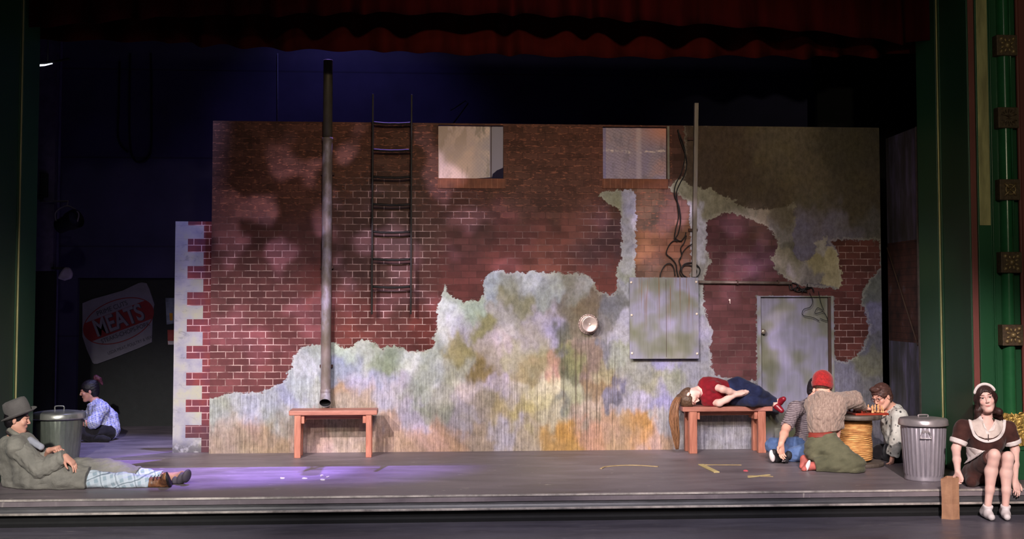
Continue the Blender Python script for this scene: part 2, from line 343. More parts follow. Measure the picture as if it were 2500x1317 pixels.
def fattr(me, name, arr, kind='FLOAT'):
    a = me.attributes.new(name, kind, 'POINT')
    if kind == 'FLOAT': a.data.foreach_set('value', arr.astype(np.float32))
    else: a.data.foreach_set('color', np.concatenate([arr, np.ones((len(arr), 1))], 1).astype(np.float32).ravel())
fattr(me, 'pl', pl); fattr(me, 'cream', sd_cr)
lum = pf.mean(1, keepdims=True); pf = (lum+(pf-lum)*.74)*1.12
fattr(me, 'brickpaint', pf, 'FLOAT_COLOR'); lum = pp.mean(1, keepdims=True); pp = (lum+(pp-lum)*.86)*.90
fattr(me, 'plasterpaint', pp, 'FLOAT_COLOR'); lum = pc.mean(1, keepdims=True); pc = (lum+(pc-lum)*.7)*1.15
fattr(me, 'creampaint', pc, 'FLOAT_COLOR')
def blob(pts):
    o = np.zeros(U.shape)
    for u, v, ru, rv, a in pts: o = np.maximum(o, a*np.exp(-(((U-u)/ru)**2+((V-v)/rv)**2)**2))
    return o
mort = blob([(620,780,150,200,.85),(640,880,180,90,1),(930,740,140,140,.95),(930,520,120,90,.85),(1050,800,60,90,.9),(1110,500,60,40,.6),(640,620,140,70,.4),(1150,530,50,30,.5),(1040,600,50,90,.7),(1470,560,60,60,.45),(1400,640,90,50,.3),(1280,600,100,50,.22),(2090,640,60,70,.6),(2070,800,60,80,.7),(1800,640,90,90,.16),(1790,850,70,70,.14),(1830,540,60,50,.05)])
fattr(me, 'mort', mort)
dab = np.clip((560-V)/90, 0, 1)*(U < 1640)*(1-mort*.9) + blob([(1600,580,60,110,.6)])
fattr(me, 'dab', dab)
streak = np.clip((V-850)/120, .12, 1)
fattr(me, 'streak', np.clip(streak+blob([(1430,880,80,130,.7)]), 0, 1))
lines = blob([(1430,930,90,170,1.0),(1290,1000,140,110,.45),(1120,1000,80,90,.3),(620,1080,110,40,.5),(1640,1000,90,90,.3)])
fattr(me, 'drip', lines)

def painted_wall_material():
    t = NT('painted_wall')
    v = t.coord()
    sep = t.n('SeparateXYZ'); t.l(v, sep.inputs[0])
    cmb = t.n('CombineXYZ'); t.l(sep.outputs[0], cmb.inputs[0]); t.l(sep.outputs[2], cmb.inputs[1])
    v2 = cmb.outputs[0]
    nj = t.noise(v2, 22, 5, .7)
    # brick
    wob = t.n('VectorMath', operation='MULTIPLY_ADD')
    nn = t.n('TexNoise'); nn.inputs['Scale'].default_value = 14; t.l(v2, nn.inputs['Vector'])
    t.l(nn.outputs[1], wob.inputs[0]); wob.inputs[1].default_value = (.006, .006, 0); t.l(v2, wob.inputs[2])
    br = t.n('TexBrick'); br.inputs['Scale'].default_value = 1; br.inputs['Brick Width'].default_value = .166
    br.inputs['Row Height'].default_value = .0715; br.inputs['Mortar Size'].default_value = .0042; br.inputs['Mortar Smooth'].default_value = .25
    br.inputs['Color1'].default_value = (.62, .58, .58, 1); br.inputs['Color2'].default_value = (1.05, 1, 1, 1); br.inputs['Mortar'].default_value = (.8, .78, .78, 1)
    t.l(wob.outputs[0], br.inputs['Vector'])
    bp = t.attr('brickpaint').outputs['Color']
    blot = t.ramp(t.noise(v2, 5, 4, .6), [(.3, (.70, .74, .74)), (.7, (1.14, 1.10, 1.12))])
    bc = t.mix(1.0, bp, br.outputs[0], 'MULTIPLY'); bc = t.mix(1.0, bc, blot, 'MULTIPLY')
    # mortar appears only where chalked in
    mo = t.attr('mort').outputs['Fac']
    brk = t.mr(t.noise(v2, 9, 3, .6), .36, .6, .15, 1.1)
    mf = t.math('MULTIPLY', t.math('MULTIPLY', br.outputs['Fac'], mo), brk)
    dark = t.math('MULTIPLY', br.outputs['Fac'], t.math('SUBTRACT', .35, t.math('MULTIPLY', mo, .35)))
    bc = t.mix(dark, bc, C(52, 34, 30))
    bc = t.mix(t.math('MULTIPLY', mf, .85), bc, C(200, 172, 168))
    # dry-brushed dabs on the upper courses
    mp = t.n('Mapping'); mp.inputs['Scale'].default_value = (16, 60, 1); t.l(v2, mp.inputs[0])
    dn = t.mr(t.noise(mp.outputs[0], 1.0, 3, .7, .6), .50, .62)
    br2 = t.n('TexBrick'); br2.inputs['Scale'].default_value = 1; br2.inputs['Brick Width'].default_value = .17; br2.inputs['Row Height'].default_value = .0715
    br2.inputs['Mortar Size'].default_value = .020; br2.inputs['Mortar Smooth'].default_value = .9; t.l(wob.outputs[0], br2.inputs['Vector'])
    df = t.math('MULTIPLY', t.math('MULTIPLY', dn, t.attr('dab').outputs['Fac']), t.mr(br2.outputs['Fac'], .1, .8, .15, .9))
    bc = t.mix(t.math('MULTIPLY', df, .8), bc, C(160, 104, 80))
    # plaster
    pc = t.attr('plasterpaint').outputs['Color']
    mp2 = t.n('Mapping'); mp2.inputs['Scale'].default_value = (55, 3.2, 1); t.l(v2, mp2.inputs[0])
    st = t.ramp(t.noise(mp2.outputs[0], 1.0, 5, .7), [(.28, (.52, .50, .48)), (.5, (.98, .97, .96)), (.74, (1.5, 1.46, 1.4))])
    mpb = t.n('Mapping'); mpb.inputs['Scale'].default_value = (1.5, 1, 1); t.l(v2, mpb.inputs[0])
    cl = t.ramp(t.noise(mpb.outputs[0], 13, 8, .74, .25), [(.3, (.60, .60, .58)), (.52, (1, 1, 1)), (.72, (1.34, 1.34, 1.36))])
    pcc = t.mix(t.attr('streak').outputs['Fac'], pc, t.mix(1.0, pc, st, 'MULTIPLY'))
    pcc = t.mix(1.0, pcc, cl, 'MULTIPLY')
    hue = t.ramp(t.noise(v2, 4.3, 3, .5), [(.32, (.84, .86, 1.12)), (.5, (1, 1, 1)), (.68, (1.04, 1.03, .74))])
    pcc = t.mix(.35, pcc, t.mix(1.0, pcc, hue, 'MULTIPLY'))
    mp3 = t.n('Mapping'); mp3.inputs['Scale'].default_value = (75, .8, 1); t.l(v2, mp3.inputs[0])
    dr = t.mr(t.noise(mp3.outputs[0], 1.0, 2, .5), .53, .64)
    pcc = t.mix(t.math('MULTIPLY', t.math('MULTIPLY', dr, t.attr('drip').outputs['Fac']), .75), pcc, C(72, 62, 52))
    # cream plaster patches
    cr = t.math('ADD', t.attr('cream').outputs['Fac'], t.mr(nj, .3, .7, -7, 7, False))
    crc = t.mix(1.0, t.attr('creampaint').outputs['Color'], cl, 'MULTIPLY')
    pcc = t.mix(t.mr(cr, -1.2, 1.2), pcc, crc)
    # ragged plaster edge with a pale lip
    e = t.math('ADD', t.attr('pl').outputs['Fac'], t.mr(nj, .3, .7, -6, 6, False))
    lip = t.math('MULTIPLY', t.mr(e, 0, 2.0), t.mr(e, 8, 3))
    pcc = t.mix(t.math('MULTIPLY', lip, .16), pcc, C(206, 204, 190))
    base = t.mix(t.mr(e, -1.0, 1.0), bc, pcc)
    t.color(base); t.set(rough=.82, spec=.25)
    h = t.math('ADD', t.math('MULTIPLY', br.outputs['Fac'], -.3), t.math('ADD', t.mr(e, -2, 3), t.math('MULTIPLY', nj, .4)))
    t.bump(h, .25, .006)
    return t.m
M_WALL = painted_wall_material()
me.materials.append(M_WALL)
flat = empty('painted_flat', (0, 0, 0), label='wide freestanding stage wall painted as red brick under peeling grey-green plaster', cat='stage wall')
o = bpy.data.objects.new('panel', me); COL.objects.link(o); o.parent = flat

M_EDGE = plain('raw_timber', C(70, 50, 44), .8)
M_DARK = plain('black_paint', C(14, 14, 16), .8, var=.3)
m = MB(); T = .035
m.box((FX0, Y_WALL+.001, 0), (FX0+.05, Y_WALL+T, FZ1)); m.box((FX1-.05, Y_WALL+.001, 0), (FX1, Y_WALL+T, FZ1)); m.box((FX0+.05, Y_WALL+.001, FZ1-.018), (FX1-.05, Y_WALL+T, FZ1))
for a, b, c, d in (WIN1, WIN2):
    m.box((a-.04, Y_WALL+.001, c), (a, Y_WALL+T, d)); m.box((b, Y_WALL+.001, c), (b+.04, Y_WALL+T, d)); m.box((a-.04, Y_WALL+.001, c-.04), (b+.04, Y_WALL+T, c))
for k in np.linspace(FX0+.6, FX1-.6, 7): m.box((k, Y_WALL+.012, 0), (k+.04, Y_WALL+T, 2.0))
m.build('batten_frame', M_EDGE, flat)
# soldier-course sills under the windows
def sill_mat():
    t = NT('soldier_bricks'); v = t.coord()
    s = t.n('SeparateXYZ'); t.l(v, s.inputs[0])
    f = t.math('FRACT', t.math('MULTIPLY', s.outputs[0], 1/.0615))
    edge = t.math('MULTIPLY', t.mr(f, .0, .07, 1, 0), t.mr(t.noise(v, 3, 2), .35, .6, .2, 1))
    n = t.noise(v, 9, 5)
    t.color(t.mix(t.math('MULTIPLY', edge, .7), t.ramp(n, [(.3, C(96, 60, 44)), (.7, C(136, 84, 58))]), C(196, 150, 120)))
    t.set(rough=.85); return t.m
M_SILL = sill_mat()
for (a, b, c, d), u0, u1 in ((WIN1, 1068, 1234), (WIN2, 1470, 1631)):
    mb = MB(); mb.box((wx(u0, 450), Y_WALL-.012, c-.108), (wx(u1, 450), Y_WALL+.0, c))
    mb.build('window_sill', M_SILL, flat, bevel=.003)

# grimy wire-glass sheets
def glass_mat(name, warm, seed):
    t = NT(name); v = t.coord(loc=(seed, 0, seed))
    s = t.n('SeparateXYZ'); t.l(v, s.inputs[0])
    def wire(sx, sz, f):
        q = t.math('ADD', t.math('MULTIPLY', s.outputs[0], sx), t.math('MULTIPLY', s.outputs[2], sz))
        q = t.math('ABSOLUTE', t.math('SUBTRACT', t.math('FRACT', t.math('MULTIPLY', q, f)), .5))
        return t.mr(q, .40, .5)
    wr = t.math('MAXIMUM', wire(1, 1, 26), wire(1, -1, 26))
    big = t.noise(v, 2.6, 4, .6, .5)
    c = t.ramp(big, [(.32, warm[0]), (.5, warm[1]), (.68, warm[2])])
    gr = t.mr(t.noise(t.coord((9, 1, 3.2), loc=(seed, 0, seed)), 1.0, 4, .65), .54, .66)
    c = t.mix(t.math('MULTIPLY', gr, .55), c, warm[3])
    c = t.mix(t.math('MULTIPLY', wr, .38), c, C(84, 70, 66))
    if name == 'frosted_glass':
        hv = t.coord((1, 1, 1), rot=(0, -.38, 0)); hs = t.n('SeparateXYZ'); t.l(hv, hs.inputs[0])
        q = t.math('ADD', t.math('MULTIPLY', hs.outputs[2], 30), t.math('MULTIPLY', t.noise(v, 12, 3), 2.2))
        h_ = t.math('ABSOLUTE', t.math('SUBTRACT', t.math('FRACT', q), .5))
        c = t.mix(t.math('MULTIPLY', t.mr(h_, .25, .5), .42), c, C(104, 86, 102))
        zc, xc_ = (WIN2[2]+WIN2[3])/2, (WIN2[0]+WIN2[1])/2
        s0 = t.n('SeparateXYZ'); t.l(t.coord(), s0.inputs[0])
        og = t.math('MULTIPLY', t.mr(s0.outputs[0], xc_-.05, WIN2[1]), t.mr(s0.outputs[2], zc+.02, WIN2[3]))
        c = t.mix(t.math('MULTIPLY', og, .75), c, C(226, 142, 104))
        wz_ = t.math('ABSOLUTE', t.math('ADD', t.math('SUBTRACT', s0.outputs[2], zc+.02), t.math('MULTIPLY', t.math('SUBTRACT', t.noise(v, 9, 4, .7), .5), .12)))
        c = t.mix(t.math('MULTIPLY', t.mr(wz_, 0, .02, 1, 0), t.mr(t.noise(v, 16, 3), .42, .6)), c, C(226, 206, 200))
        wx_ = t.math('ABSOLUTE', t.math('SUBTRACT', s0.outputs[0], xc_+.05)); c = t.mix(t.math('MULTIPLY', t.mr(wx_, .01, .045, 1, 0), .35), c, C(214, 196, 206))
        c = t.mix(t.math('MULTIPLY', t.mr(s0.outputs[0], WIN2[0]+.035, WIN2[0]+.045, 1, 0), .6), c, C(92, 82, 150))
    else:
        s0 = t.n('SeparateXYZ'); t.l(t.coord(), s0.inputs[0])
        st_ = t.mr(t.noise(t.coord((7, 1, 2.6), loc=(2, 0, 5)), 1.0, 4, .7), .44, .56)
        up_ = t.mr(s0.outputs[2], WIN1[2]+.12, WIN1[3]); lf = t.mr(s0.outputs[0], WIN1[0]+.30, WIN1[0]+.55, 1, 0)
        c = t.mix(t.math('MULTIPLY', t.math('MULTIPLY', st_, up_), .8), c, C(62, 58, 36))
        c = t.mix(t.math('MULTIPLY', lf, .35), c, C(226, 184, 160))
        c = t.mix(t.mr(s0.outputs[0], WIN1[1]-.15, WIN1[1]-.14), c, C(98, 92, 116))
    t.color(c); t.set(rough=.45); t.bump(t.noise(v, 40, 3), .2, .003); return t.m
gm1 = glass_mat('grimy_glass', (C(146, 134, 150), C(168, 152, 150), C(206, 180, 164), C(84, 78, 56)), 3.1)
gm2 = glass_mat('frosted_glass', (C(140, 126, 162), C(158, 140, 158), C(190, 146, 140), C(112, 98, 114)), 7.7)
a, b, c, d = WIN1; yb = Y_WALL+T+.012
def z_at(u, v, Y): return PY(u, v, Y).z
px = lambda u, v: (PY(u, v, yb).x, PY(u, v, yb).z)
poly = [(a-.03, c-.03), px(1201, 433), px(1203, 425), px(1208, 421), px(1213, 416), px(1219, 414), px(1229, 409), (b+.03, px(1229, 409)[1]), (b+.03, d-.002), (a-.03, d-.002)]
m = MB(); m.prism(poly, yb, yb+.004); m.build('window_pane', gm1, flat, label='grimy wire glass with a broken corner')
mb = MB(); mb.box((px(1198, 370)[0], yb-.006, c), (px(1200, 370)[0], yb-.001, d)); mb.build('glazing_bar', M_EDGE, flat)
a, b, c, d = WIN2
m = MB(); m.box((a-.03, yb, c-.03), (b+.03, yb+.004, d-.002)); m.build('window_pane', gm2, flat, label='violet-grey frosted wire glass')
mb = MB(); mb.box((wx(1629, 375), Y_WALL-.01, c), (wx(1634, 375), Y_WALL-.001, FZ1-.01)); mb.build('corner_strip', plain('grey_trim', C(120, 118, 104), .6), flat)

# ---- door set in the wall
def blotch_mat(name, rust=0.0, k=1.0, seed=0):
    t = NT(name); v = t.coord(loc=(seed, 0, seed))
    n1 = t.noise(v, 3.1, 2, .45)
    c = t.ramp(n1, [(.30, C(94, 96, 72, k)), (.44, C(116, 116, 110, k)), (.58, C(134, 131, 154, k)), (.72, C(122, 122, 132, k))])
    st = t.ramp(t.noise(t.coord((30, 1, 2.2)), 1.0, 5, .65), [(.3, (.82, .82, .8)), (.7, (1.12, 1.12, 1.12))])
    c = t.mix(1.0, c, st, 'MULTIPLY')
    if rust:
        s = t.n('SeparateXYZ'); t.l(t.coord(), s.inputs[0])
        dr = t.mr(t.noise(t.coord((48, 1, 1.0)), 1.0, 2, .5), .56, .66)
        top = t.mr(s.outputs[2], .15, .85)
        c = t.mix(t.math('MULTIPLY', t.math('MULTIPLY', dr, top), rust), c, C(118, 82, 46))
    t.color(c); t.set(rough=.62, spec=.3); t.bump(t.noise(v, 30, 4), .12, .003); return t.m
a, b, c, d = DOOR; yd = Y_WALL+.035
M_DOORF = blotch_mat('door_frame_paint', 0, 1.15, 5); M_DOOR = blotch_mat('door_paint', 0, .95, 1.6)
m = MB()
fw = wx(1858, 820)-a
m.box((a, Y_WALL-.006, 0), (a+fw, Y_WALL+.03, d)); m.box((b-.028, Y_WALL-.006, 0), (b, Y_WALL+.03, d)); m.box((a+fw, Y_WALL-.006, d-.012), (b-.028, Y_WALL+.03, d))
m.build('door_frame', M_DOORF, flat, bevel=.003)
m = MB(); m.box((a-.02, yd, .012), (b+.02, yd+.035, d+.01)); door = m.build('door', M_DOOR, flat, label='grey-violet blotched door')
m = MB(); kx = PY(1864, 810, yd-.05)
Mk = Matrix.Translation((kx.x, yd, kx.z)) @ Matrix.Rotation(pi/2, 4, 'X')
m.lathe([(.030, 0), (.030, .006), (.012, .010), (.011, .03), (.024, .040), (.029, .052), (.026, .064), (.012, .072)], 20, Mk)
m.build('door_knob', plain('worn_brass', C(190, 178, 160), .3, .8, .1), door)

# ---- pale quoin return flat at the left
YQ = Y_WALL+.12
def quoin():
    q0, q1 = PY(425, 800, YQ).x, PY(540, 800, YQ).x; top = PY(460, 541, YQ).z
    root = empty('corner_flat', (0, 0, 0), label='narrow freestanding flat with pale toothed corner stones beside red brick', cat='stage wall')
    xa = PY(456, 800, YQ).x; xb = PY(495, 800, YQ).x
    vs = [541,551,583,616,650,682,714,747,780,811,845,877,910,942,976,1007,1039,1070,1108]
    zz = [PY(460, v, YQ).z for v in vs]; zz[-1] = 0
    stone = MB(); brick = MB()
    for i in range(len(vs)-1):
        z1, z0 = zz[i], zz[i+1]
        wide = i in (1, 3, 5, 7, 9, 11, 13, 15, 17)
        x = xb if wide else xa
        stone.box((q0, YQ, z0), (x, YQ+.03, z1)); brick.box((x, YQ, z0), (q1, YQ+.03, z1))
    t = NT('quoin_stone'); v = t.coord()
    n = t.noise(v, 5, 5, .6); s = t.n('SeparateXYZ'); t.l(v, s.inputs[0])
    f = t.math('FRACT', t.math('MULTIPLY', s.outputs[2], 1/.142))
    vein = t.mr(t.noise(t.coord((6, 1, 14)), 1.0, 5, .7, 1.2), .56, .68)
    c = t.ramp(n, [(.3, C(130, 128, 148)), (.5, C(154, 151, 156)), (.7, C(164, 161, 140))])
    c = t.mix(t.math('MULTIPLY', vein, .45), c, C(96, 96, 100))
    c = t.mix(t.math('MULTIPLY', t.mr(f, 0, .03, 1, 0), .35), c, C(110, 105, 110))
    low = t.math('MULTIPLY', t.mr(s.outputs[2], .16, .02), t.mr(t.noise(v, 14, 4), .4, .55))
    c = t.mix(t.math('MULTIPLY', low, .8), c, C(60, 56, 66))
    t.color(c); t.set(rough=.8)
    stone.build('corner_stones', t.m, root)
    t = NT('quoin_brick'); v = t.coord(); s = t.n('SeparateXYZ'); t.l(v, s.inputs[0])
    cm = t.n('CombineXYZ'); t.l(s.outputs[0], cm.inputs[0]); t.l(t.math('ADD', s.outputs[2], .012), cm.inputs[1])
    br = t.n('TexBrick'); br.inputs['Scale'].default_value = 1; br.inputs['Brick Width'].default_value = .163; br.inputs['Row Height'].default_value = .0715
    br.inputs['Mortar Size'].default_value = .0042; br.inputs['Color1'].default_value = C(112, 50, 54); br.inputs['Color2'].default_value = C(92, 42, 52); br.inputs['Mortar'].default_value = C(190, 150, 160)
    t.l(cm.outputs[0], br.inputs['Vector'])
    pat = t.mr(t.noise(v, 3.3, 3), .4, .62)
    nomo = t.n('TexBrick'); 
    c = t.mix(t.math('MULTIPLY', br.outputs['Fac'], t.math('SUBTRACT', 1, t.math('MULTIPLY', pat, .8))), t.ramp(t.noise(v, 6, 4), [(.3, C(90, 40, 58)), (.7, C(122, 52, 52))]), C(206, 168, 172))
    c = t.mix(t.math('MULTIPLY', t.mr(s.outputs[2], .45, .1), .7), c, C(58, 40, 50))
    t.t.nodes.remove(nomo)
    t.color(c); t.set(rough=.85)
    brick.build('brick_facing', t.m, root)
    m = MB(); m.box((q0+.01, YQ+.031, 0), (q1-.01, YQ+.07, top-.01)); m.build('batten_frame', M_EDGE, root)
quoin()

# ---- angled side flat beyond the dark gap on the right
def side_flat():
    A = PY(2168, 700, 13.55); B = PY(2256, 700, 12.45)
    ln = math.hypot(B.x-A.x, B.y-A.y); ang = math.atan2(B.y-A.y, B.x-A.x)
    root = empty('side_flat', (A.x, A.y, 0), ang, label='angled side flat in the right wing, faded brick over grey panelling', cat='stage wall')
    h = 3.45; zb = 1.6-(838-737)/231; zt = 1.6+(737-585)/231
    t = NT('side_flat_paint'); v = t.coord(); s = t.n('SeparateXYZ'); t.l(v, s.inputs[0])
    cm = t.n('CombineXYZ'); t.l(s.outputs[0], cm.inputs[0]); t.l(s.outputs[2], cm.inputs[1])
    br = t.n('TexBrick'); br.inputs['Scale'].default_value = 1; br.inputs['Brick Width'].default_value = .3; br.inputs['Row Height'].default_value = .07; br.inputs['Mortar Size'].default_value = .004
    t.l(cm.outputs[0], br.inputs['Vector'])
    bc = t.ramp(t.noise(v, 5, 4), [(.3, C(52, 40, 36)), (.6, C(98, 62, 50)), (.75, C(104, 92, 92))])
    bc = t.mix(t.math('MULTIPLY', br.outputs['Fac'], .5), bc, C(40, 32, 30))
    gc = t.ramp(t.noise(t.coord((4, 1, 1.2)), 1.6, 4), [(.3, C(70, 68, 58)), (.5, C(96, 92, 100)), (.7, C(132, 124, 156))])
    inb = t.math('MULTIPLY', t.math('GREATER_THAN', s.outputs[2], zb), t.math('LESS_THAN', s.outputs[2], zt))
    inb = t.math('MULTIPLY', inb, t.math('LESS_THAN', s.outputs[0], ln*.84))
    t.color(t.mix(inb, gc, bc)); t.set(rough=.8)
    m = MB(); m.box((0, 0, 0), (ln, .03, h)); m.build('panel', t.m, root)
    m = MB(); m.box((ln*.86, -.012, 0), (ln*.90, 0, h)); m.build('edge_strip', plain('side_trim', C(120, 112, 96), .7), root)
    m = MB(); m.tube([(.02, -.012, zt-.05), (ln*.84, -.012, zb-.02)], .008, 6); m.build('brace', plain('brace_wood', C(84, 64, 50), .7), root)
side_flat()

# ================================================================ the theatre itself
M_FLOOR = None
def floor_mat(name, base, hi, rough, sc):
    t = NT(name); v = t.coord((1, 3.2, 1)); n = t.noise(v, 1.4, 6, .65, .4)
    c = t.ramp(n, [(.28, base), (.75, hi)])
    sm = t.mr(t.noise(t.coord((3, 14, 1)), 2.2, 6, .75), .52, .70)
    c = t.mix(t.math('MULTIPLY', sm, .32), c, C(150, 142, 142))
    sp = t.mr(t.noise(t.coord((7, 22, 1), loc=(4, 1, 0)), 1.0, 3, .6), .68, .72)
    c = t.mix(t.math('MULTIPLY', sp, sc), c, C(200, 190, 180))
    t.color(c)
    t.set(rough=t.mr(n, .3, .7, rough, rough+.14), spec=.45)
    t.bump(t.noise(t.coord((1, 1, 1)), 24, 4), .10, .004); return t.m
M_FLOOR = floor_mat('stage_floor', C(88, 80, 86), C(138, 126, 130), .42, .7)
M_LOW = floor_mat('apron_floor', C(78, 74, 84), C(104, 100, 112), .28, .2)
m = MB(); m.box((-7, Y_EDGE, -.06), (9, Y_BACK+.1, 0)); m.build('floor', M_FLOOR, kind='structure')
m = MB(); m.box((-7, 1, Z_LOW-.1), (9, Y_EDGE+.12, Z_LOW)); m.build('floor_apron', M_LOW, kind='structure')
t = NT('stage_lip'); v = t.coord((1, 6, 6))
t.color(t.ramp(t.noise(v, 2.5, 6, .7), [(.3, C(46, 46, 48)), (.7, C(82, 80, 84))])); t.set(rough=.45); t.bump(t.noise(v, 12, 3), .2, .004)
M_LIP = t.m
t = NT('pale_edge'); v = t.coord((1, 1, 1))
t.color(t.ramp(t.noise(v, 5, 6, .7), [(.35, C(110, 104, 100)), (.65, C(190, 180, 172))])); t.set(rough=.4)
M_PALE = t.m  # paler mottled colour for the nosing and second bead
# moulded stage lip: rounded nosing, flat face, second bead, recessed riser
prof = [(0.0, 0.0), (-.006, -.006), (-.008, -.016), (.004, -.022), (.012, -.030), (.010, -.085), (.004, -.100), (-.004, -.112), (-.010, -.120), (-.008, -.130), (.03, -.136), (.05, -.140), (.05, -.19), (.045, -.205), (.05, Z_LOW)]
m = MB(); n = len(prof); vs = [(x, Y_EDGE+a, z) for x in (-7, 9) for a, z in prof]
m.add(vs, [(i, i+1, n+i+1, n+i) for i in range(n-1)])
m.mi = None
m.m = [1 if i in (0, 1, 7, 8) else (2 if i >= 9 else 0) for i in range(n-1)]
m.build('trim_1', [M_LIP, M_PALE, M_DARK], kind='structure')

# back wall of the stage house: dark blue-black plaster, block joints
t = NT('backstage_wall'); v = t.coord()
s = t.n('SeparateXYZ'); t.l(v, s.inputs[0])
f = t.math('FRACT', t.math('MULTIPLY', s.outputs[2], 1/1.15))
c = t.ramp(t.noise(v, 1.6, 5), [(.3, C(48, 46, 76)), (.7, C(64, 60, 96))])
c = t.mix(t.math('MULTIPLY', t.mr(f, 0, .03, 1, 0), .6), c, C(24, 24, 34)); t.color(c); t.set(rough=.85)
M_BACK = t.m
xd0, xd1 = PY(187, 850, Y_BACK).x, PY(470, 850, Y_BACK).x; zd = PY(300, 679, Y_BACK).z
m = MB()
m.box((-8, Y_BACK, 0), (xd0, Y_BACK+.1, 7)); m.box((xd1, Y_BACK, 0), (9, Y_BACK+.1, 7)); m.box((xd0, Y_BACK, zd), (xd1, Y_BACK+.1, 7))
m.build('wall_back', M_BACK, kind='structure')
m = MB(); m.box((xd0-.05, Y_BACK+.09, 0), (xd1+.05, Y_BACK+.14, zd+.05)); m.build('door_1', plain('black_dock_door', C(30, 32, 34), .6, var=.2), kind='structure')
# left wing wall, seen edge-on past the green jamb
xw0 = PY(84, 500, 14.8).x; xw1 = PY(132, 500, 14.8).x
m = MB(); m.box((xw0-1.2, 14.8, 1.6-(668-737)/-205 if False else PY(100, 662, 14.8).z), (xw1, 14.9, 7)); m.build('wall_left', plain('wing_plaster', C(74, 66, 92), .85), kind='structure')
m = MB(); m.box((xw0-1.2, 14.86, 0), (xw1, 14.96, PY(100, 662, 14.8).z)); m.build('wall_left', M_DARK, kind='structure')
m = MB(); m.box((xw1-.01, 15.0, 0), (PY(140, 500, 15.0).x, 15.06, 7)); m.build('trim_2', plain('wing_trim', C(86, 82, 120), .8), kind='structure')
m = MB(); m.box((FX1+.05, Y_BACK-.6, 0), (9, Y_BACK-.5, 7)); m.build('wall_right', M_DARK, kind='structure')
m = MB(); m.box((-8, Y_EDGE+2.5, 6.9), (9, Y_BACK, 7)); m.v = [(a, b, c+3.0) for a, b, c in m.v]; m.build('ceiling', M_DARK, kind='structure')

# ---- green proscenium
M_GREEN = plain('green_gloss', C(34, 80, 50), .38, var=.12, scale=3, stretch=(1, 1, .3), bump=.06, spec=.5)
M_GREEND = plain('dark_green_gloss', C(24, 66, 40), .42, var=.12, scale=3, stretch=(1, 1, .3), bump=.06)
M_PINK = plain('dusty_rose_paint', C(116, 62, 56), .55, var=.12, scale=5, stretch=(1, 1, .4))
M_GOLDG = plain('antique_olive_gilt', C(168, 162, 112), .45, .2, .3, 6, (3, 3, .5))
M_GILT = plain('worn_gilt', C(150, 128, 88), .45, .4, .35, 30)
M_BRONZE = plain('dark_bronze_plaster', C(88, 72, 54), .6, .2, .4, 40, bump=.5)
YJ0, YJ1 = 10.95, 12.08
ZT = 6.2
def jamb(X, sgn, name):
    root = None
    m = MB()
    m.box((min(X, X+sgn*.12), YJ0+.012, 0), (max(X, X+sgn*.12), 11.55, ZT), 1)
    m.box((min(X-sgn*.02, X+sgn*.12), 11.61, 0), (max(X-sgn*.02, X+sgn*.12), YJ1, ZT), 0)
    m.tube([(X-sgn*.014, 11.585, 0), (X-sgn*.014, 11.585, ZT)], .008, 10, 2)
    m.box((min(X-sgn*.008, X+sgn*.1), 11.55, 0), (max(X-sgn*.008, X+sgn*.1), 11.61, ZT), 1)
    m.build(name, [M_GREEN, M_GREEND, M_GOLDG], kind='structure', bevel=.003)
jamb(X_JL, -1, 'wall_left'); jamb(X_JR, 1, 'wall_right')
def jx(u, v=700, Y=YJ0): return PY(u, v, Y).x
front = MB()
YF = YJ0
xa = X_JR
front.box((xa+.003, YF, 0), (jx(2374), YF+.01, ZT), 0)                       # corner strip
front.box((jx(2374), YF-.006, 0), (jx(2388), YF+.01, ZT), 1)             # rose strip
front.box((jx(2388), YF-.03, 0), (jx(2419), YF+.14, ZT), 0)            # flat pilaster
front.box((jx(2391), YF-.036, 2.3), (jx(2418), YF-.0305, ZT), 2)
front.tube([(jx(2421), YF-.02, 0), (jx(2421), YF-.02, ZT)], .008, 8, 0)
front.box((jx(2419), YF+.02, 0), (jx(2493), YF+.14, ZT), 0)              # recessed panel
front.tube([(jx(2429), YF+.01, 0), (jx(2429), YF+.01, ZT)], .010, 8, 0)
front.tube([(jx(2494), YF-.01, 0), (jx(2494), YF-.01, ZT)], .017, 10, 1)
front.box((jx(2497), YF-.02, 0), (jx(2497)+3.5, YF+.14, ZT), 1)
front.box((X_JR+.1, YF-.02, 0), (jx(2497)+1.2, YF+.1, .05), 0)
front.build('wall_front', [M_GREEN, M_PINK, M_GOLDG], kind='structure', bevel=.004)
m = MB(); m.box((-6, YF, 0), (X_JL-.02, YF+.14, ZT)); m.build('wall_front', M_GREEN, kind='structure')
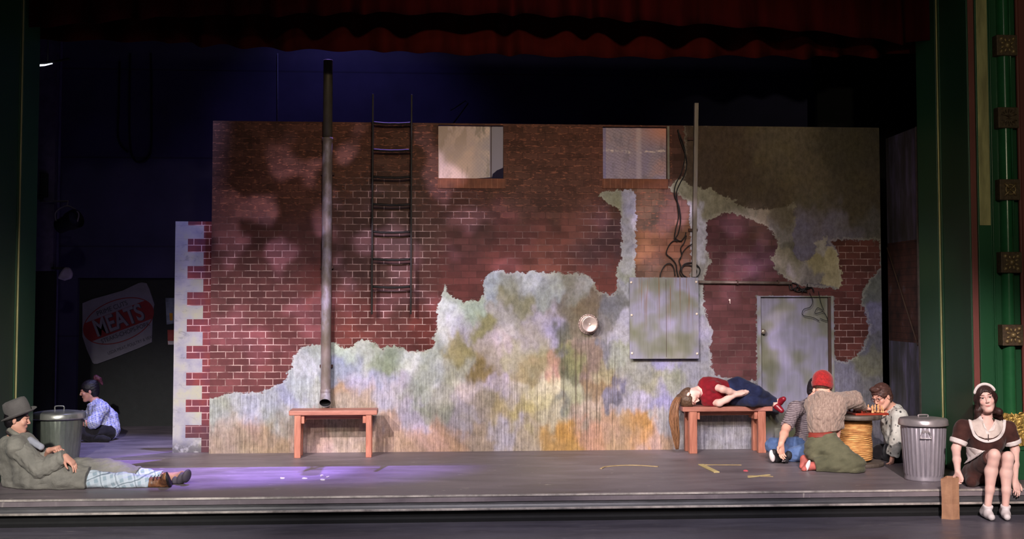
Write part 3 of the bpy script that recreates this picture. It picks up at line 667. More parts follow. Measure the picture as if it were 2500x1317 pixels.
# half-round shaft in the recess
xc = (jx(2440)+jx(2482))/2; 
col = empty('engaged_column', (xc, YF+.02, 0), label='slender green half-round column with carved rosette bands on the right proscenium', cat='column')
m = MB(); R0 = .058
pts = []
for i in range(25):
    a = pi*i/24; r = R0*(1-.10*(i in (12,)))
    pts.append((-R0*math.cos(a), -.075*math.sin(a)))
n = len(pts); m.add([(x, y, z) for z in (0, ZT) for x, y in pts], [(i, i+1, n+i+1, n+i) for i in range(n-1)], 0, True)
m.tube([(.045, -.062, 2.2), (.045, -.062, ZT)], .009, 8, 0)
m.build('shaft', plain('shaft_green', C(40, 96, 58), .22, var=.1, spec=.6, bump=.05), col)
def rosette(parent, z, kind):
    s_ = .096
    m = MB(); m.box((-s_*1.02, -.10, z-s_), (s_*1.02, -.0, z+s_), 0); root = m.build('carved_block', M_BRONZE, parent, bevel=.006)
    m = MB()
    y = -.104
    if kind == 1:      # eight petals and boss
        for k in range(8):
            a = k*pi/4+pi/8; d = .050
            M_ = Matrix.Translation((d*math.cos(a), y, z+d*math.sin(a))) @ Matrix.Rotation(-a, 4, 'Y') @ Matrix.Diagonal((1.5, .7, .8, 1))
            m.lathe([(.001, -.013), (.009, -.010), (.013, 0), (.009, .010), (.001, .013)], 10, M_, caps=False)
        for sx in (-1, 1):
            for sz in (-1, 1):
                m.lathe([(.019, 0), (.017, .008), (.010, .014), (.001, .016)], 12, Matrix.Translation((sx*.058, y+.004, z+sz*.058)) @ Matrix.Rotation(pi/2, 4, 'X'), caps=False)
        m.lathe([(.026, 0), (.025, .010), (.016, .020), (.001, .024)], 16, Matrix.Translation((0, y+.004, z)) @ Matrix.Rotation(pi/2, 4, 'X'), caps=False)
    elif kind == 2:    # two crossed acanthus fans
        for sz in (-1, 1):
            for k in range(7):
                a = (k-3)*.42; 
                m.tube([(0, y, z+sz*.008), (.035*math.sin(a), y-.010, z+sz*.035*math.cos(a*.6)), (.078*math.sin(a), y, z+sz*(.078*max(.35, math.cos(a))))], [.008, .010, .004], 6)
    else:              # ring with a cross of leaves
        ring = [(.045*math.cos(2*pi*k/20), y-.004, z+.045*math.sin(2*pi*k/20)) for k in range(20)]
        m.tube(ring, .008, 6, closed=True)
        for k in range(4):
            a = pi/4+k*pi/2
            m.tube([(.01*math.cos(a), y, z+.01*math.sin(a)), (.045*math.cos(a), y-.012, z+.045*math.sin(a)), (.10*math.cos(a)*.8, y, z+.10*math.sin(a)*.8)], [.006, .014, .006], 6)
        m.lathe([(.012, 0), (.008, .012), (.001, .014)], 10, Matrix.Translation((0, y, z)) @ Matrix.Rotation(pi/2, 4, 'X'), caps=False)
    m.build('rosette', M_GILT if kind != 2 else M_BRONZE, root)
for v_, kd in ((110, 1), (287, 2), (463, 3), (641, 1), (819, 1)):
    rosette(col, PY(2462, v_, YF-.08).z, kd)
# plinth behind the waitress
m = MB(); p0 = jx(2404, 1100, YF-.04)
m.box((p0, YF-.16, 0), (p0+1.2, YF-.03, .30)); m.box((p0-.01, YF-.175, .262), (p0+1.2, YF-.03, .285)); m.box((p0-.01, YF-.18, 0), (p0+1.2, YF-.03, .05))
m.build('trim_3', M_GREEN, kind='structure', bevel=.004)

# ---- red borders
def velvet(name, c, c2):
    t = NT(name); v = t.coord((1, 1, .15)); t.color(t.ramp(t.noise(v, 9, 4), [(.3, c), (.7, c2)])); t.set(rough=.95, sheen=0, spec=.05); return t.m
def border(name, Y, hem, label, mat, amp, seed, zt=5.2):
    r = random.Random(seed); U_ = [h[0] for h in hem]
    N = 900; x0 = PY(hem[0][0], 50, Y).x; x1 = PY(hem[-1][0], 50, Y).x
    pleats = []; x = x0
    while x < x1: pleats.append((x, r.uniform(.5, 1.3))); x += r.uniform(.26, .62)
    m = MB(); rows = 7; vs = []
    for j in range(rows+1):
        for i in range(N+1):
            X_ = x0+(x1-x0)*i/N
            ph = 0
            for k in range(len(pleats)-1):
                if pleats[k][0] <= X_ < pleats[k+1][0]:
                    t_ = (X_-pleats[k][0])/(pleats[k+1][0]-pleats[k][0]); ph = pleats[k][1]*math.sin(pi*t_)**2
            y = Y-amp*ph*(.5+.5*j/rows)
            uu, vv = proj([(X_, Y, 3.6)]); uu = float(uu[0])
            hv = np.interp(uu, U_, [h[1] for h in hem])
            zb = PY(uu, hv, Y).z - .075*ph
            vs.append((X_, y, zt+(zb-zt)*(j/rows)**.8))
    m.add(vs, [(j*(N+1)+i, j*(N+1)+i+1, (j+1)*(N+1)+i+1, (j+1)*(N+1)+i) for j in range(rows) for i in range(N)], 0, True)
    o = m.build(name, mat, label=label, cat='curtain')
    sd = o.modifiers.new('thick', 'SOLIDIFY'); sd.thickness = .012; sd.offset = 1
    return o
V1 = velvet('red_velvet', C(42, 6, 7), C(56, 8, 9)); V2 = velvet('rust_velvet', C(50, 11, 8), C(66, 15, 11))
border('curtain_border', 11.72, [(70, 66), (110, 62), (200, 55), (330, 42), (560, 34), (900, 28), (1300, 32), (1480, 42), (1650, 55), (1800, 60), (2000, 75), (2130, 92), (2210, 104), (2290, 96)], 'nearer red velvet border with the higher scalloped hem', V1, .20, 3)
border('curtain_border', 12.35, [(95, 95), (200, 96), (400, 100), (560, 108), (700, 118), (900, 122), (1100, 128), (1300, 132), (1450, 137), (1650, 138), (1800, 134), (2000, 136), (2120, 132), (2262, 130)], 'farther red velvet border hanging lower and darker behind the first', V2, .20, 8)
# ================================================================ things fixed to the painted wall
def rusty(name, c, c2, c3, scale=(1, 1, .5), rough=.5, metal=.4):
    t = NT(name); v = t.coord(scale); n = t.noise(v, 5, 6, .65)
    t.color(t.ramp(n, [(.3, c), (.5, c2), (.7, c3)])); t.set(rough=rough, metal=metal); t.bump(t.noise(v, 60, 3), .15, .002); return t.m
YP = Y_WALL-.09
def downpipe():
    p0 = PY(795, 980, YP); p1 = PY(796, 147, YP)
    r = .053; x = p0.x
    root = empty('downpipe', (x, YP, p0.z), label='tall blotchy grey-brown round downpipe rising above the wall behind the left bench', cat='pipe')
    H_ = p1.z-p0.z
    M1 = rusty('pipe_paint', C(92, 80, 66), C(118, 108, 106), C(166, 162, 184), (1, 1, .45), .55, .05)
    zs_ = [PY(795, v, YP).z-p0.z for v in (955, 340)]
    m = MB(); m.lathe([(r, .10), (r, zs_[0]), ], 32, caps=False); m.lathe([(r*1.0, zs_[0]+.004), (r*1.0, zs_[1]-.02)], 32, caps=False)
    m.build('pipe_section', M1, root)
    m = MB(); m.lathe([(r*.94, zs_[1]-.03), (r*.94, H_-.004), (r*.93, H_), (r*.86, H_)], 32, caps=True); m.build('upper_pipe_section', rusty('dark_pipe', C(60, 56, 44), C(78, 74, 58), C(92, 88, 70), (2, 2, .6), .55, .2), root)
    m = MB()
    for z in zs_: m = MB(); m.lathe([(r*1.0, z-.022), (r*1.08, z-.018), (r*1.08, z+.012), (r*1.0, z+.018)], 32, caps=False); m.build('pipe_collar', M1, root)
    # kicked-out shoe with an open mouth
    pts = [(0, 0, .12), (0, -.004, .07), (0, -.03, .02), (0, -.07, -.015)]
    m = MB(); m.tube(pts, [r*1.03, r*1.05, r*1.08, r*1.12], 28, caps=False); m.tube([Vector(p)+Vector((0, .002, .002)) for p in pts], [r*.95, r*.96, r*.98, r*1.0], 28, 1, caps=False)
    sh = m.build('outlet_shoe', [M1, M_DARK], root)
    for z in (.35, 1.4, 2.4): m = MB(); m.box((-r*1.3, r*.8, z), (r*1.3, .088, z+.03)); m.build('wall_bracket', M_EDGE, root)
downpipe()

def ladder():
    yl = Y_WALL-.13
    xl, xr = PY(908, 600, yl).x, PY(1003, 600, yl).x
    z0, z1 = PY(908, 768, yl).z, PY(908, 230, yl).z
    root = empty('wall_ladder', ((xl+xr)/2, yl, z0), label='black iron wall ladder with drooping rungs fixed right of the downpipe', cat='ladder')
    M1 = plain('black_iron', C(24, 22, 20), .6, .3, .3)
    hw = (xr-xl)/2
    for s in (-1, 1):
        m = MB(); m.box((s*hw-.006, -.022, 0), (s*hw+.012, .022, z1-z0)); m.build('rail', M1, root, bevel=.003)
    for v_ in (700, 633, 566, 499, 432, 366, 300):
        z = PY(955, v_, yl).z-z0
        m = MB(); n = 14
        m.tube([(-hw+2*hw*i/n, 0, z-.010*math.sin(pi*i/n)+random.uniform(-.0015, .0015)) for i in range(n+1)], .013, 8); m.build('rung', M1, root)
    for z in (.25, 1.15, 2.0):
        for s in (-1, 1): m = MB(); m.box((s*hw-.004, .02, z), (s*hw+.010, .129, z+.02)); m.build('standoff', M1, root)
ladder()

def conduit():
    y = Y_WALL-.045
    p0 = PY(1694, 677, y); p1 = PY(1700, 252, y)
    root = empty('conduit_pole', (p0.x, y, p0.z), label='straight pale square pole rising from the electrical cabinet past the wall top', cat='pole')
    m = MB(); r = .0215; n = 4
    m.add([(x, yy, z) for z, X_ in ((0, 0), (p1.z-p0.z, p1.x-p0.x)) for x, yy in ((X_-r, -r), (X_+r, -r), (X_+r, r), (X_-r, r))], [(0,1,5,4),(1,2,6,5),(2,3,7,6),(3,0,4,7),(4,5,6,7),(3,2,1,0)])
    m.build('pole', rusty('pole_paint', C(104, 98, 82), C(126, 118, 108), C(134, 128, 134), (2, 2, .5), .55, 0), root, bevel=.002)
    for z in (.5, 1.5): m = MB(); m.box((-.05, .018, z), (.05, .044, z+.03)); m.build('clamp', M_EDGE, root)
    y = Y_WALL-.035
    a = PY(1704, 689, y); b = PY(1932, 692, y)
    o = MB().tube([a, b], .017, 14).build('wall_conduit', rusty('conduit_paint', C(78, 64, 56), C(116, 100, 92), C(146, 138, 132), (1, 1, 1), .5, .3), label='thin horizontal grey conduit running right from the electrical cabinet to above the door', cat='pipe')
    for u in (1704, 1800, 1900): q = PY(u, 690, y); m = MB(); m.box((q.x-.008, y-.020, q.z-.022), (q.x+.008, Y_WALL-.001, q.z+.022)); m.build('clip', M_EDGE, o)
conduit()

def cabinet():
    y0 = Y_WALL-.085
    a = PY(1538, 877, y0); b = PY(1705, 678, y0)
    root = empty('electrical_cabinet', ((a.x+b.x)/2, Y_WALL-.002, a.z), label='shallow square grey electrical cabinet with rust drips and pale corner bolts', cat='electrical box')
    w_, h = (b.x-a.x)/2, b.z-a.z
    M1 = blotch_mat('cabinet_paint', .75, 1.12, 4)
    m = MB(); m.box((-w_+.012, -.07, .012), (w_-.012, 0, h-.012)); m.build('housing', M_EDGE, root)
    m = MB(); m.box((-w_, -.083, 0), (w_, -.068, h)); pnl = m.build('cover_panel', M1, root, bevel=.003)
    m = MB(); m.box((-.004+w_*.06, -.086, .02), (w_*.06, -.0825, h-.02)); m.build('seam', M_EDGE, pnl)
    for u, v_ in ((1541, 690), (1700, 689), (1542, 770), (1701, 767), (1543, 863), (1702, 864)):
        q = PY(u, v_, y0); m = MB()
        m.lathe([(.013, 0), (.013, .006), (.008, .010), (.002, .011)], 12, Matrix.Translation((q.x-(a.x+b.x)/2, -.083, q.z-a.z)) @ Matrix.Rotation(pi/2, 4, 'X'))
        m.build('bolt', plain('bolt_cream', C(220, 205, 190), .4) if (u, v_) == (1541, 690) else bpy.data.materials['bolt_cream'], pnl)
cabinet()

def vent():
    y = Y_WALL
    c = PY(1437, 792, y-.03)
    root = empty('vent_cap', (c.x, y-.0015, c.z), label='round riveted metal vent cap sticking out of the mottled plaster', cat='vent')
    M1 = rusty('vent_metal', C(150, 128, 122), C(186, 166, 160), C(220, 200, 192), (1, 1, 1), .32, .55)
    Mx = Matrix.Rotation(pi/2, 4, 'X')
    m = MB(); m.lathe([(.112, 0), (.112, .012), (.105, .02), (.098, .02), (.096, .012), (.083, .012), (.083, .03)], 40, Mx); fl = m.build('flange', M1, root)
    m = MB()
    for k in range(22):
        a_ = 2*pi*k/22; m.lathe([(.009, 0), (.008, .004), (.001, .007)], 8, Matrix.Translation((.103*math.cos(a_), -.018, .103*math.sin(a_))) @ Mx)
    m.build('rivet_ring', M1, fl)
    m = MB(); m.lathe([(.080, .012), (.080, .105), (.087, .108), (.087, .128), (.082, .133), (.07, .128), (.002, .124)], 40, Mx, caps=False); cp = m.build('cap', M1, root)
    m = MB(); m.lathe([(.012, .122), (.012, .134), (.006, .138), (.001, .139)], 14, Mx); m.build('boss', plain('boss_metal', C(236, 220, 214), .3, .4), cp)
vent()

# black cables drooping beside the pole
M_CABLE = plain('black_cable', C(16, 14, 14), .55)
def cab(label, px_, r=.006, y0=Y_WALL-.03, dy=None, wig=.012):
    rr = random.Random(len(px_)+int(px_[0][0]))
    pts = [PY(p[0], p[1], y0-(p[2] if len(p) > 2 else rr.uniform(0, wig))) for p in px_]
    return MB().tube(curve_pts(pts, 7), r, 8).build('loose_cable', M_CABLE, label=label, cat='cable', group='black cables hanging from the top of the painted wall')
cab('black cable sagging from the wall top left of the pole, bowing right above mid wall', [(1655,316),(1660,340),(1672,372),(1677,400),(1672,425),(1660,448),(1652,470),(1655,500),(1657,530),(1650,560),(1647,585),(1655,590)])
cab('thinner black cable twisting with its neighbour and ending in the fork at mid wall', [(1654,318),(1668,350),(1673,380),(1664,420),(1650,450),(1647,475),(1658,505),(1662,540),(1656,570),(1650,582),(1662,589),(1672,578),(1675,568)])
cab('black cable kinking left then down to the cabinet top', [(1655,586),(1642,590),(1632,602),(1627,620),(1640,632),(1650,645),(1652,660),(1656,678)], .006)
cab('black cable zigzagging right from the kink to the cabinet top', [(1676,576),(1670,594),(1662,606),(1664,624),(1658,636),(1662,652),(1660,668),(1672,684),(1680,694)], .006)
cab('black loop arching over the left end of the cabinet top', [(1611,684),(1614,665),(1624,648),(1636,644),(1645,655),(1648,674)], .006)
cab('large black cable ring resting on the right end of the cabinet top', [(1662,660),(1670,646),(1688,642),(1704,650),(1709,662),(1702,676),(1684,680),(1668,672),(1664,660),(1672,648),(1690,650),(1700,662),(1696,676)], .006)
cab('thin black cable branching up to the pole', [(1661,634),(1668,615),(1680,602),(1690,596)], .005)
o = MB()
rr = random.Random(4)
for k in range(5):
    c0 = PY(1945+rr.uniform(-20, 35), 704+rr.uniform(-8, 12), Y_WALL-.03)
    o.tube(curve_pts([c0+Vector((rr.uniform(-.09, .09), rr.uniform(-.02, .01), rr.uniform(-.05, .05))) for _ in range(5)], 6), .006, 6)
o.build('cable_tangle', M_CABLE, label='knot of dark wires bunched on the wall above the door', cat='cable')
for lab, pts in (('thin wire dangling from the knot over the door, looping left', [(1976,715),(1984,735),(1978,750),(1962,756),(1960,770),(1985,776),(2000,784)]),
                 ('thin wire dangling from the knot over the door, looping right', [(1998,712),(2004,740),(2010,758),(1996,752),(1990,766),(2008,762),(2016,770),(2020,784),(2002,778)])):
    y_ = Y_WALL+.02
    MB().tube(curve_pts([PY(a_, b_, Y_WALL-.022 if b_ < 725 else Y_WALL-.012) for a_, b_ in pts], 7), .0035, 6).build('dangling_wire', M_CABLE, label=lab, cat='cable')
# little pale hook
q = PY(1781, 733, Y_WALL)
m = MB(); m.lathe([(.011, 0), (.011, .008), (.002, .012)], 12, Matrix.Translation(q) @ Matrix.Rotation(pi/2, 4, 'X')); m.tube([q+Vector((0, -.008, 0)), q+Vector((0, -.02, -.012)), q+Vector((0, -.018, -.035)), q+Vector((0, -.03, -.038))], .004, 6)
m.build('wall_hook', plain('hook_cream', C(225, 205, 190), .4), label='tiny pale hook screwed into the brick left of the door', cat='hook')

# ================================================================ benches
def wood(name, c, c2, rough=.5):
    t = NT(name); v = t.coord((1.2, 9, 9)); n = t.noise(v, 3.2, 6, .65, .5)
    c_ = t.ramp(n, [(.3, c), (.7, c2)]); t.color(c_); t.set(rough=rough); t.bump(n, .12, .003); return t.m
def woodz(name, c, c2):
    t = NT(name); v = t.coord((9, 9, 1.2)); n = t.noise(v, 3.2, 6, .65, .5)
    t.color(t.ramp(n, [(.3, c), (.7, c2)])); t.set(rough=.5); t.bump(n, .12, .003); return t.m
M_WOOD = wood('bench_wood', C(140, 82, 70), C(190, 128, 110)); M_WOODL = woodz('bench_leg_wood', C(150, 86, 68), C(196, 128, 106))
def bench(u0, u1, vb, ul, ur, vl, label, lw=.066, seat_t=.047, depth=.30):
    g = PZ(ul[0], vl, 0); Y = g.y
    x0, x1 = PY(u0, 1005, Y).x, PY(u1, 1005, Y).x
    zt = PY((u0+u1)/2, vb, Y).z
    xm = (x0+x1)/2
    root = empty('wooden_bench', (xm, Y+depth/2, 0), label=label, cat='bench')
    hw = (x1-x0)/2; hd = depth/2
    m = MB(); m.box((-hw, -hd, zt-seat_t), (hw, hd, zt)); m.build('seat', M_WOOD, root, bevel=.008)
    for k, (a, b) in enumerate((ul, ur)):
        xa, xb = PY(a, 1060, Y).x-xm, PY(b, 1060, Y).x-xm
        for s in (-1, 1):
            y_ = s*(hd-.045)
            m = MB(); m.box((xa, y_-.035, 0), (xb, y_+.035, zt-seat_t)); m.build('leg', M_WOODL, root, bevel=.005)
        s = 1 if k == 0 else -1
        m = MB(); xi = xb if k == 0 else xa
        m.box((min(xi, xi+s*.034), -hd+.03, zt-seat_t-.085), (max(xi, xi+s*.034), hd-.03, zt-seat_t)); m.build('brace', M_WOODL, root, bevel=.004)
    m = MB(); xa_ = PY(ul[1], 1060, Y).x-xm; xb_ = PY(ur[0], 1060, Y).x-xm
    m.box((xa_, -.02, zt-seat_t-.05), (xb_, .02, zt-seat_t)); m.build('stretcher', M_WOOD, root)
    return root, Y, zt
bench(705, 921, 1003, (718, 734), (893, 907), 1120, 'plain reddish wooden bench standing empty in front of the downpipe', seat_t=.05)
BENCH2 = bench(1667, 1887, 994, (1684, 1703), (1852, 1871), 1109, 'reddish wooden bench with the red-shirted person lying on it', seat_t=.05, depth=.30)

# ================================================================ dustbins
def bin_(label, u, v, rtop, rbot, h, lidc, bodyc, handle_side, ridges, lidh):
    g = PZ(u, v, 0); root = empty('dustbin', (PY(u, v, g.y+rbot).x, g.y+rbot*.98, 0), label=label, cat='dustbin')
    t = NT('galvanised_'+str(len(bpy.data.materials))); vv = t.coord((1, 1, .25)); n = t.noise(vv, 14, 6, .7)
    t.color(t.ramp(n, [(.3, bodyc[0]), (.7, bodyc[1])])); t.set(rough=.42, metal=.45, spec=.5); t.bump(n, .1, .002); M1 = t.m
    n = 192; rows = [(0.0, rbot*1.01, 0), (.012, rbot*1.02, 0), (.03, rbot*1.0, 0), (.05, rbot, 0), (.055, rbot, 1), (h*.5, (rbot+rtop)/2, 1), (h*.86, rbot+(rtop-rbot)*.9, 1), (h*.87, rbot+(rtop-rbot)*.9, 0), (h*.93, rtop, 0), (h*.955, rtop*1.025, 0), (h*.97, rtop, 0), (h, rtop, 0)]
    vs = []
    for z, r, rd in rows:
        for i in range(n):
            a = 2*pi*i/n; k = r+(ridges*.0065*max(0, math.cos(a*ridges_n)) if rd else 0)
            vs.append((k*math.cos(a), k*math.sin(a), z))
    m = MB(); m.add(vs, [(j*n+i, j*n+(i+1) % n, (j+1)*n+(i+1) % n, (j+1)*n+i) for j in range(len(rows)-1) for i in range(n)]+[tuple(reversed(range(n)))], 0, True)
    m.build('body', M1, root)
    t = NT('lid_metal_'+str(len(bpy.data.materials))); nn = t.noise(t.coord(), 9, 5); t.color(t.ramp(nn, [(.3, lidc[0]), (.7, lidc[1])])); t.set(rough=.3, metal=.55); M2 = t.m
    R = rtop*1.10
    m = MB(); m.lathe([(R-.004, h-.055), (R, h-.058), (R+.004, h-.05), (R, h-.035), (R-.002, h-.008), (R-.012, h+.004), (R-.05, h+.010), (R*.55, h+lidh*.8), (R*.2, h+lidh), (.002, h+lidh)], 64, caps=False)
    lid = m.build('lid', M2, root)
    m = MB()
    zz = h+lidh-.005; hw = .042; hk = 1.0 if ridges < .5 else .45
    m.tube(curve_pts([(-hw, 0, zz), (-hw-.004, 0, zz+.03*hk), (-hw+.008, 0, zz+.046*hk), (hw-.008, 0, zz+.046*hk), (hw+.004, 0, zz+.03*hk), (hw, 0, zz)], 5), .0065, 8); m.build('lid_handle', M2, lid)
    a = handle_side
    c = Vector((math.cos(a), math.sin(a), 0)); tg = Vector((-math.sin(a), math.cos(a), 0)); r = rtop*.975
    m = MB()
    M_ = Matrix((tg, c, Vector((0, 0, 1)))).transposed().to_4x4()
    m.box((-.03, r-.002, h*.80), (.03, r+.008, h*.84), 0, M_)
    hz = h*.80
    m.tube([c*(r+.010)+tg*-.028+Vector((0, 0, hz+.01)), c*(r+.022)+tg*-.048+Vector((0, 0, hz-.048)), c*(r+.022)+tg*.048+Vector((0, 0, hz-.048)), c*(r+.010)+tg*.028+Vector((0, 0, hz+.01))], .006, 8)
    m.build('side_handle', M2, root)
    return root
ridges_n = 30
bin_('fluted pale galvanised dustbin with lid standing beside the person in the brown waitress dress', 2256, 1178, .196, .168, .545, (C(170, 162, 164), C(200, 190, 190)), (C(150, 144, 154), C(186, 178, 186)), -pi/2-.30, 1.0, .018)
bin_('smoother dark galvanised dustbin with shiny lid and arched handle behind the person in the hat', 143, 1134, .232, .196, .49, (C(120, 122, 116), C(176, 176, 168)), (C(92, 100, 92), C(130, 136, 124)), pi*.1, .25, .022)

# ================================================================ cable-drum table with chess
gS = PZ(2110, 1144, 0)
SP = Vector((gS.x, gS.y+.24, 0)); 
root = empty('drum_table', SP, label='low cable drum used as a table, its core wound with straw-coloured rope', cat='table')
zs0 = PY(2120, 1030, SP.y-.25).z; zs1 = PY(2120, 1017, SP.y-.25).z
Y_S = SP.y
t = NT('drum_wood'); n = t.noise(t.coord((1, 9, 1)), 5, 5, .6); t.color(t.ramp(n, [(.3, C(66, 56, 50)), (.7, C(108, 96, 86))])); t.set(rough=.6); M_DRUM = t.m
m = MB(); m.lathe([(.262, 0), (.268, .004), (.268, .036), (.262, .04)], 56); m.build('bottom_flange', M_DRUM, root)
m = MB(); m.lathe([(.250, zs1-.044), (.256, zs1-.040), (.256, zs1-.004), (.250, zs1)], 56); m.build('top_flange', M_DRUM, root)
m = MB(); m.lathe([(.12, .04), (.12, zs1-.04)], 24); m.build('core', M_DARK, root)
t = NT('straw_rope'); n = t.noise(t.coord((1, 1, 4)), 9, 5, .6); t.color(t.ramp(n, [(.3, C(150, 96, 52)), (.5, C(196, 140, 80)), (.7, C(230, 182, 116))])); t.set(rough=.75)
t.bump(t.noise(t.coord((1, 1, 1)), 90, 2), .6, .003); M_ROPE = t.m
m = MB(); pts = []; z = .052; rr = random.Random(2); nt = 23; zt_ = zs1-.058
N = nt*26
for i in range(N+1):
    a = 2*pi*i/26; f = i/N
    r = .151+.006*math.sin(f*9)+.010*math.exp(-((f-.45)/.12)**2)+rr.uniform(-.0012, .0012)
    pts.append((r*math.cos(a), r*math.sin(a), z+(zt_-z)*f+.005*math.sin(a*1.0+f*14)))
m.tube(pts, .0098, 6); m.build('rope_coil', M_ROPE, root, label='straw-coloured rope wound round the core')
# board and pieces
zt = zs1
bx = Vector((PY(2113, 1012, Y_S).x, Y_S, zt))
root = empty('chessboard', bx, .06, label='reddish folding chessboard lying on the cable drum', cat='board game')
m = MB(); m.box((-.168, -.160, 0), (.168, .160, .02)); bd = m.build('board', plain('redwood', C(150, 52, 34), .35, spec=.6, var=.2), root, bevel=.003)
m = MB()
for i in range(8):
    for j in range(8):
        if (i+j) % 2: m.box((-.144+i*.036, -.144+j*.036, .0202), (-.108+i*.036, -.108+j*.036, .0212))
m.build('dark_squares', plain('dark_squares', C(74, 30, 24), .35), bd)
M_AMB = plain('amber_wood', C(232, 168, 112), .3, spec=.6); M_CHR = plain('cherry_wood', C(132, 44, 26), .3, spec=.6)
pawn = [(.0125, 0), (.013, .004), (.010, .008), (.006, .014), (.005, .026), (.008, .028), (.005, .030), (.0085, .036), (.0085, .041), (.005, .046), (.001, .047)]
king = [(.0145, 0), (.015, .005), (.011, .010), (.007, .018), (.006, .042), (.010, .045), (.007, .048), (.010, .062), (.011, .066), (.004, .070), (.003, .078), (.001, .080)]
bish = [(.0135, 0), (.014, .005), (.010, .009), (.006, .016), (.005, .036), (.009, .038), (.006, .040), (.0095, .050), (.006, .060), (.002, .066), (.001, .067)]
PCS = []
def piece(kind, i, j, light, src={}):
    key = (kind, light)
    p = bx+Matrix.Rotation(.06, 3, 'Z')@Vector((-.126+i*.036, -.126+j*.036, .0213))
    if key not in src:
        m = MB(); m.lathe({'p': pawn, 'k': king, 'b': bish}[kind], 14); 
        o = m.build({'p': 'chess_pawn', 'k': 'chess_king', 'b': 'chess_bishop'}[kind], M_AMB if light else M_CHR, cat='chess piece')
        src[key] = o
    else:
        o = src[key].copy(); COL.objects.link(o)
    o.location = p
    PCS.append((o, kind, light)); return
    side = 'amber' if light else 'cherry red'; nm = {'p': 'pawn', 'k': 'tall king', 'b': 'slender bishop'}[kind]
    tag(o, '%s wooden chess %s among its %s fellows on the drum-top board' % (side, nm, side), group='%s chess pieces' % side)
for i, j, k in ((7,0,'p'),(6,1,'k'),(7,1,'b'),(6,3,'p'),(7,3,'k'),(5,2,'p'),(7,5,'b'),(6,5,'p'),(4,0,'k'),(5,5,'b'),(5,7,'p')): piece(k, i, j, True)
for i, j, k in ((0,1,'p'),(0,3,'k'),(1,2,'p'),(1,5,'b'),(2,1,'p'),(2,4,'p'),(3,3,'b'),(0,6,'b'),(1,0,'p'),(3,6,'p')): piece(k, i, j, False)

ORD = 'leftmost second third fourth fifth sixth seventh eighth ninth tenth eleventh twelfth'.split()
for lt in (True, False):
    side = 'amber' if lt else 'cherry red'
    L_ = sorted([q for q in PCS if q[2] == lt], key=lambda q: float(proj([tuple(q[0].location)])[0][0]))
    for k, (o, kd, _) in enumerate(L_):
        nm = {'p': 'pawn', 'k': 'tall king', 'b': 'slender bishop'}[kd]
        tag(o, '%s chess %s, %s of its colour on the board' % (side, nm, 'leftmost' if k == 0 else ('rightmost' if k == len(L_)-1 else ORD[k]+' from the left')), 'chess piece', group='%s chess pieces' % side)
# ================================================================ bag, foil, floor litter
def paper_bag():
    g = Vector((PY(2325, 1262, Y_EDGE-.125).x, Y_EDGE-.125, Z_LOW)); 
    root = empty('paper_bag', (g.x, g.y, Z_LOW), 0, label='upright brown paper bag held by its rim on the lower floor beside the bin', cat='bag')
    # plan: folded gusset bag seen on its corner; front face right, side face left
    z1 = PY(2320, 1170, g.y).z-Z_LOW
    P = [(-.090, -.005+.07), (-.012, -.028), (.068, -.020), (.072, .085), (-.02, .13)]
    P = [(-.080, .035), (-.006, -.022), (.066, .004), (.066, .065), (.0, .095)]
    t = NT('kraft_paper'); n = t.noise(t.coord((1, 1, .5)), 8, 5, .6); t.color(t.ramp(n, [(.3, C(150, 108, 84)), (.7, C(190, 144, 110))])); t.set(rough=.8); t.bump(t.noise(t.coord(), 16, 3), .5, .01)
    m = MB(); rows = 8; vs = []; r = random.Random(5)
    for j in range(rows+1):
        f = j/rows
        for (x, y) in P:
            k = 1-.03*math.sin(pi*f); vs.append((x*k+r.uniform(-.002, .002), y*k+r.uniform(-.003, .003), z1*f+(0 if j < rows else (.012 if x > -.03 else -.004))))
    n = len(P); m.add(vs, [(j*n+i, j*n+(i+1) % n, (j+1)*n+(i+1) % n, (j+1)*n+i) for j in range(rows) for i in range(n)]+[tuple(reversed(range(n)))])
    o = m.build('bag_body', t.m, root); sd = o.modifiers.new('t', 'SOLIDIFY'); sd.thickness = .003
    return root
paper_bag()
def foil():
    Y = YJ0-.12
    a, b = PY(2462, 1093, Y), PY(2520, 1010, Y)
    x0, x1, z0, z1 = PY(2448, 1093, Y).x, PY(2530, 1010, Y).x, .301, PY(2480, 1012, Y).z
    t = NT('gold_foil'); t.color(C(244, 204, 120)); t.set(rough=.34, metal=1.0); t.bump(t.noise(t.coord((30, 1, 5)), 1.6, 4, .7), 1.0, .03)
    m = MB(); N = 60; R = 26; vs = []; r = random.Random(9)
    cx_, w_ = (x0+x1)/2, (x1-x0)/2
    for j in range(R+1):
        f = j/R
        for i in range(N):
            a_ = 2*pi*i/N; k = 1-.06*f+.05*math.sin(a_*13+f*3)+r.uniform(-.03, .03)
            vs.append((cx_+w_*math.cos(a_)*k, Y+.055*math.sin(a_)*k, z0+(z1-z0)*f+(r.uniform(-.02, .02) if j == R else 0)))
    m.add(vs, [(j*N+i, j*N+(i+1) % N, (j+1)*N+(i+1) % N, (j+1)*N+i) for j in range(R) for i in range(N)]+[tuple(range(R*N, R*N+N)), tuple(reversed(range(N)))])
    m.build('foil_bundle', t.m, label='crinkled gold foil bundle resting on the green plinth at the frame edge', cat='foil')
foil()
M_STRAW = plain('straw', C(206, 186, 130), .6, var=.2); M_STRAWD = plain('dry_reed', C(172, 148, 108), .6, var=.2)
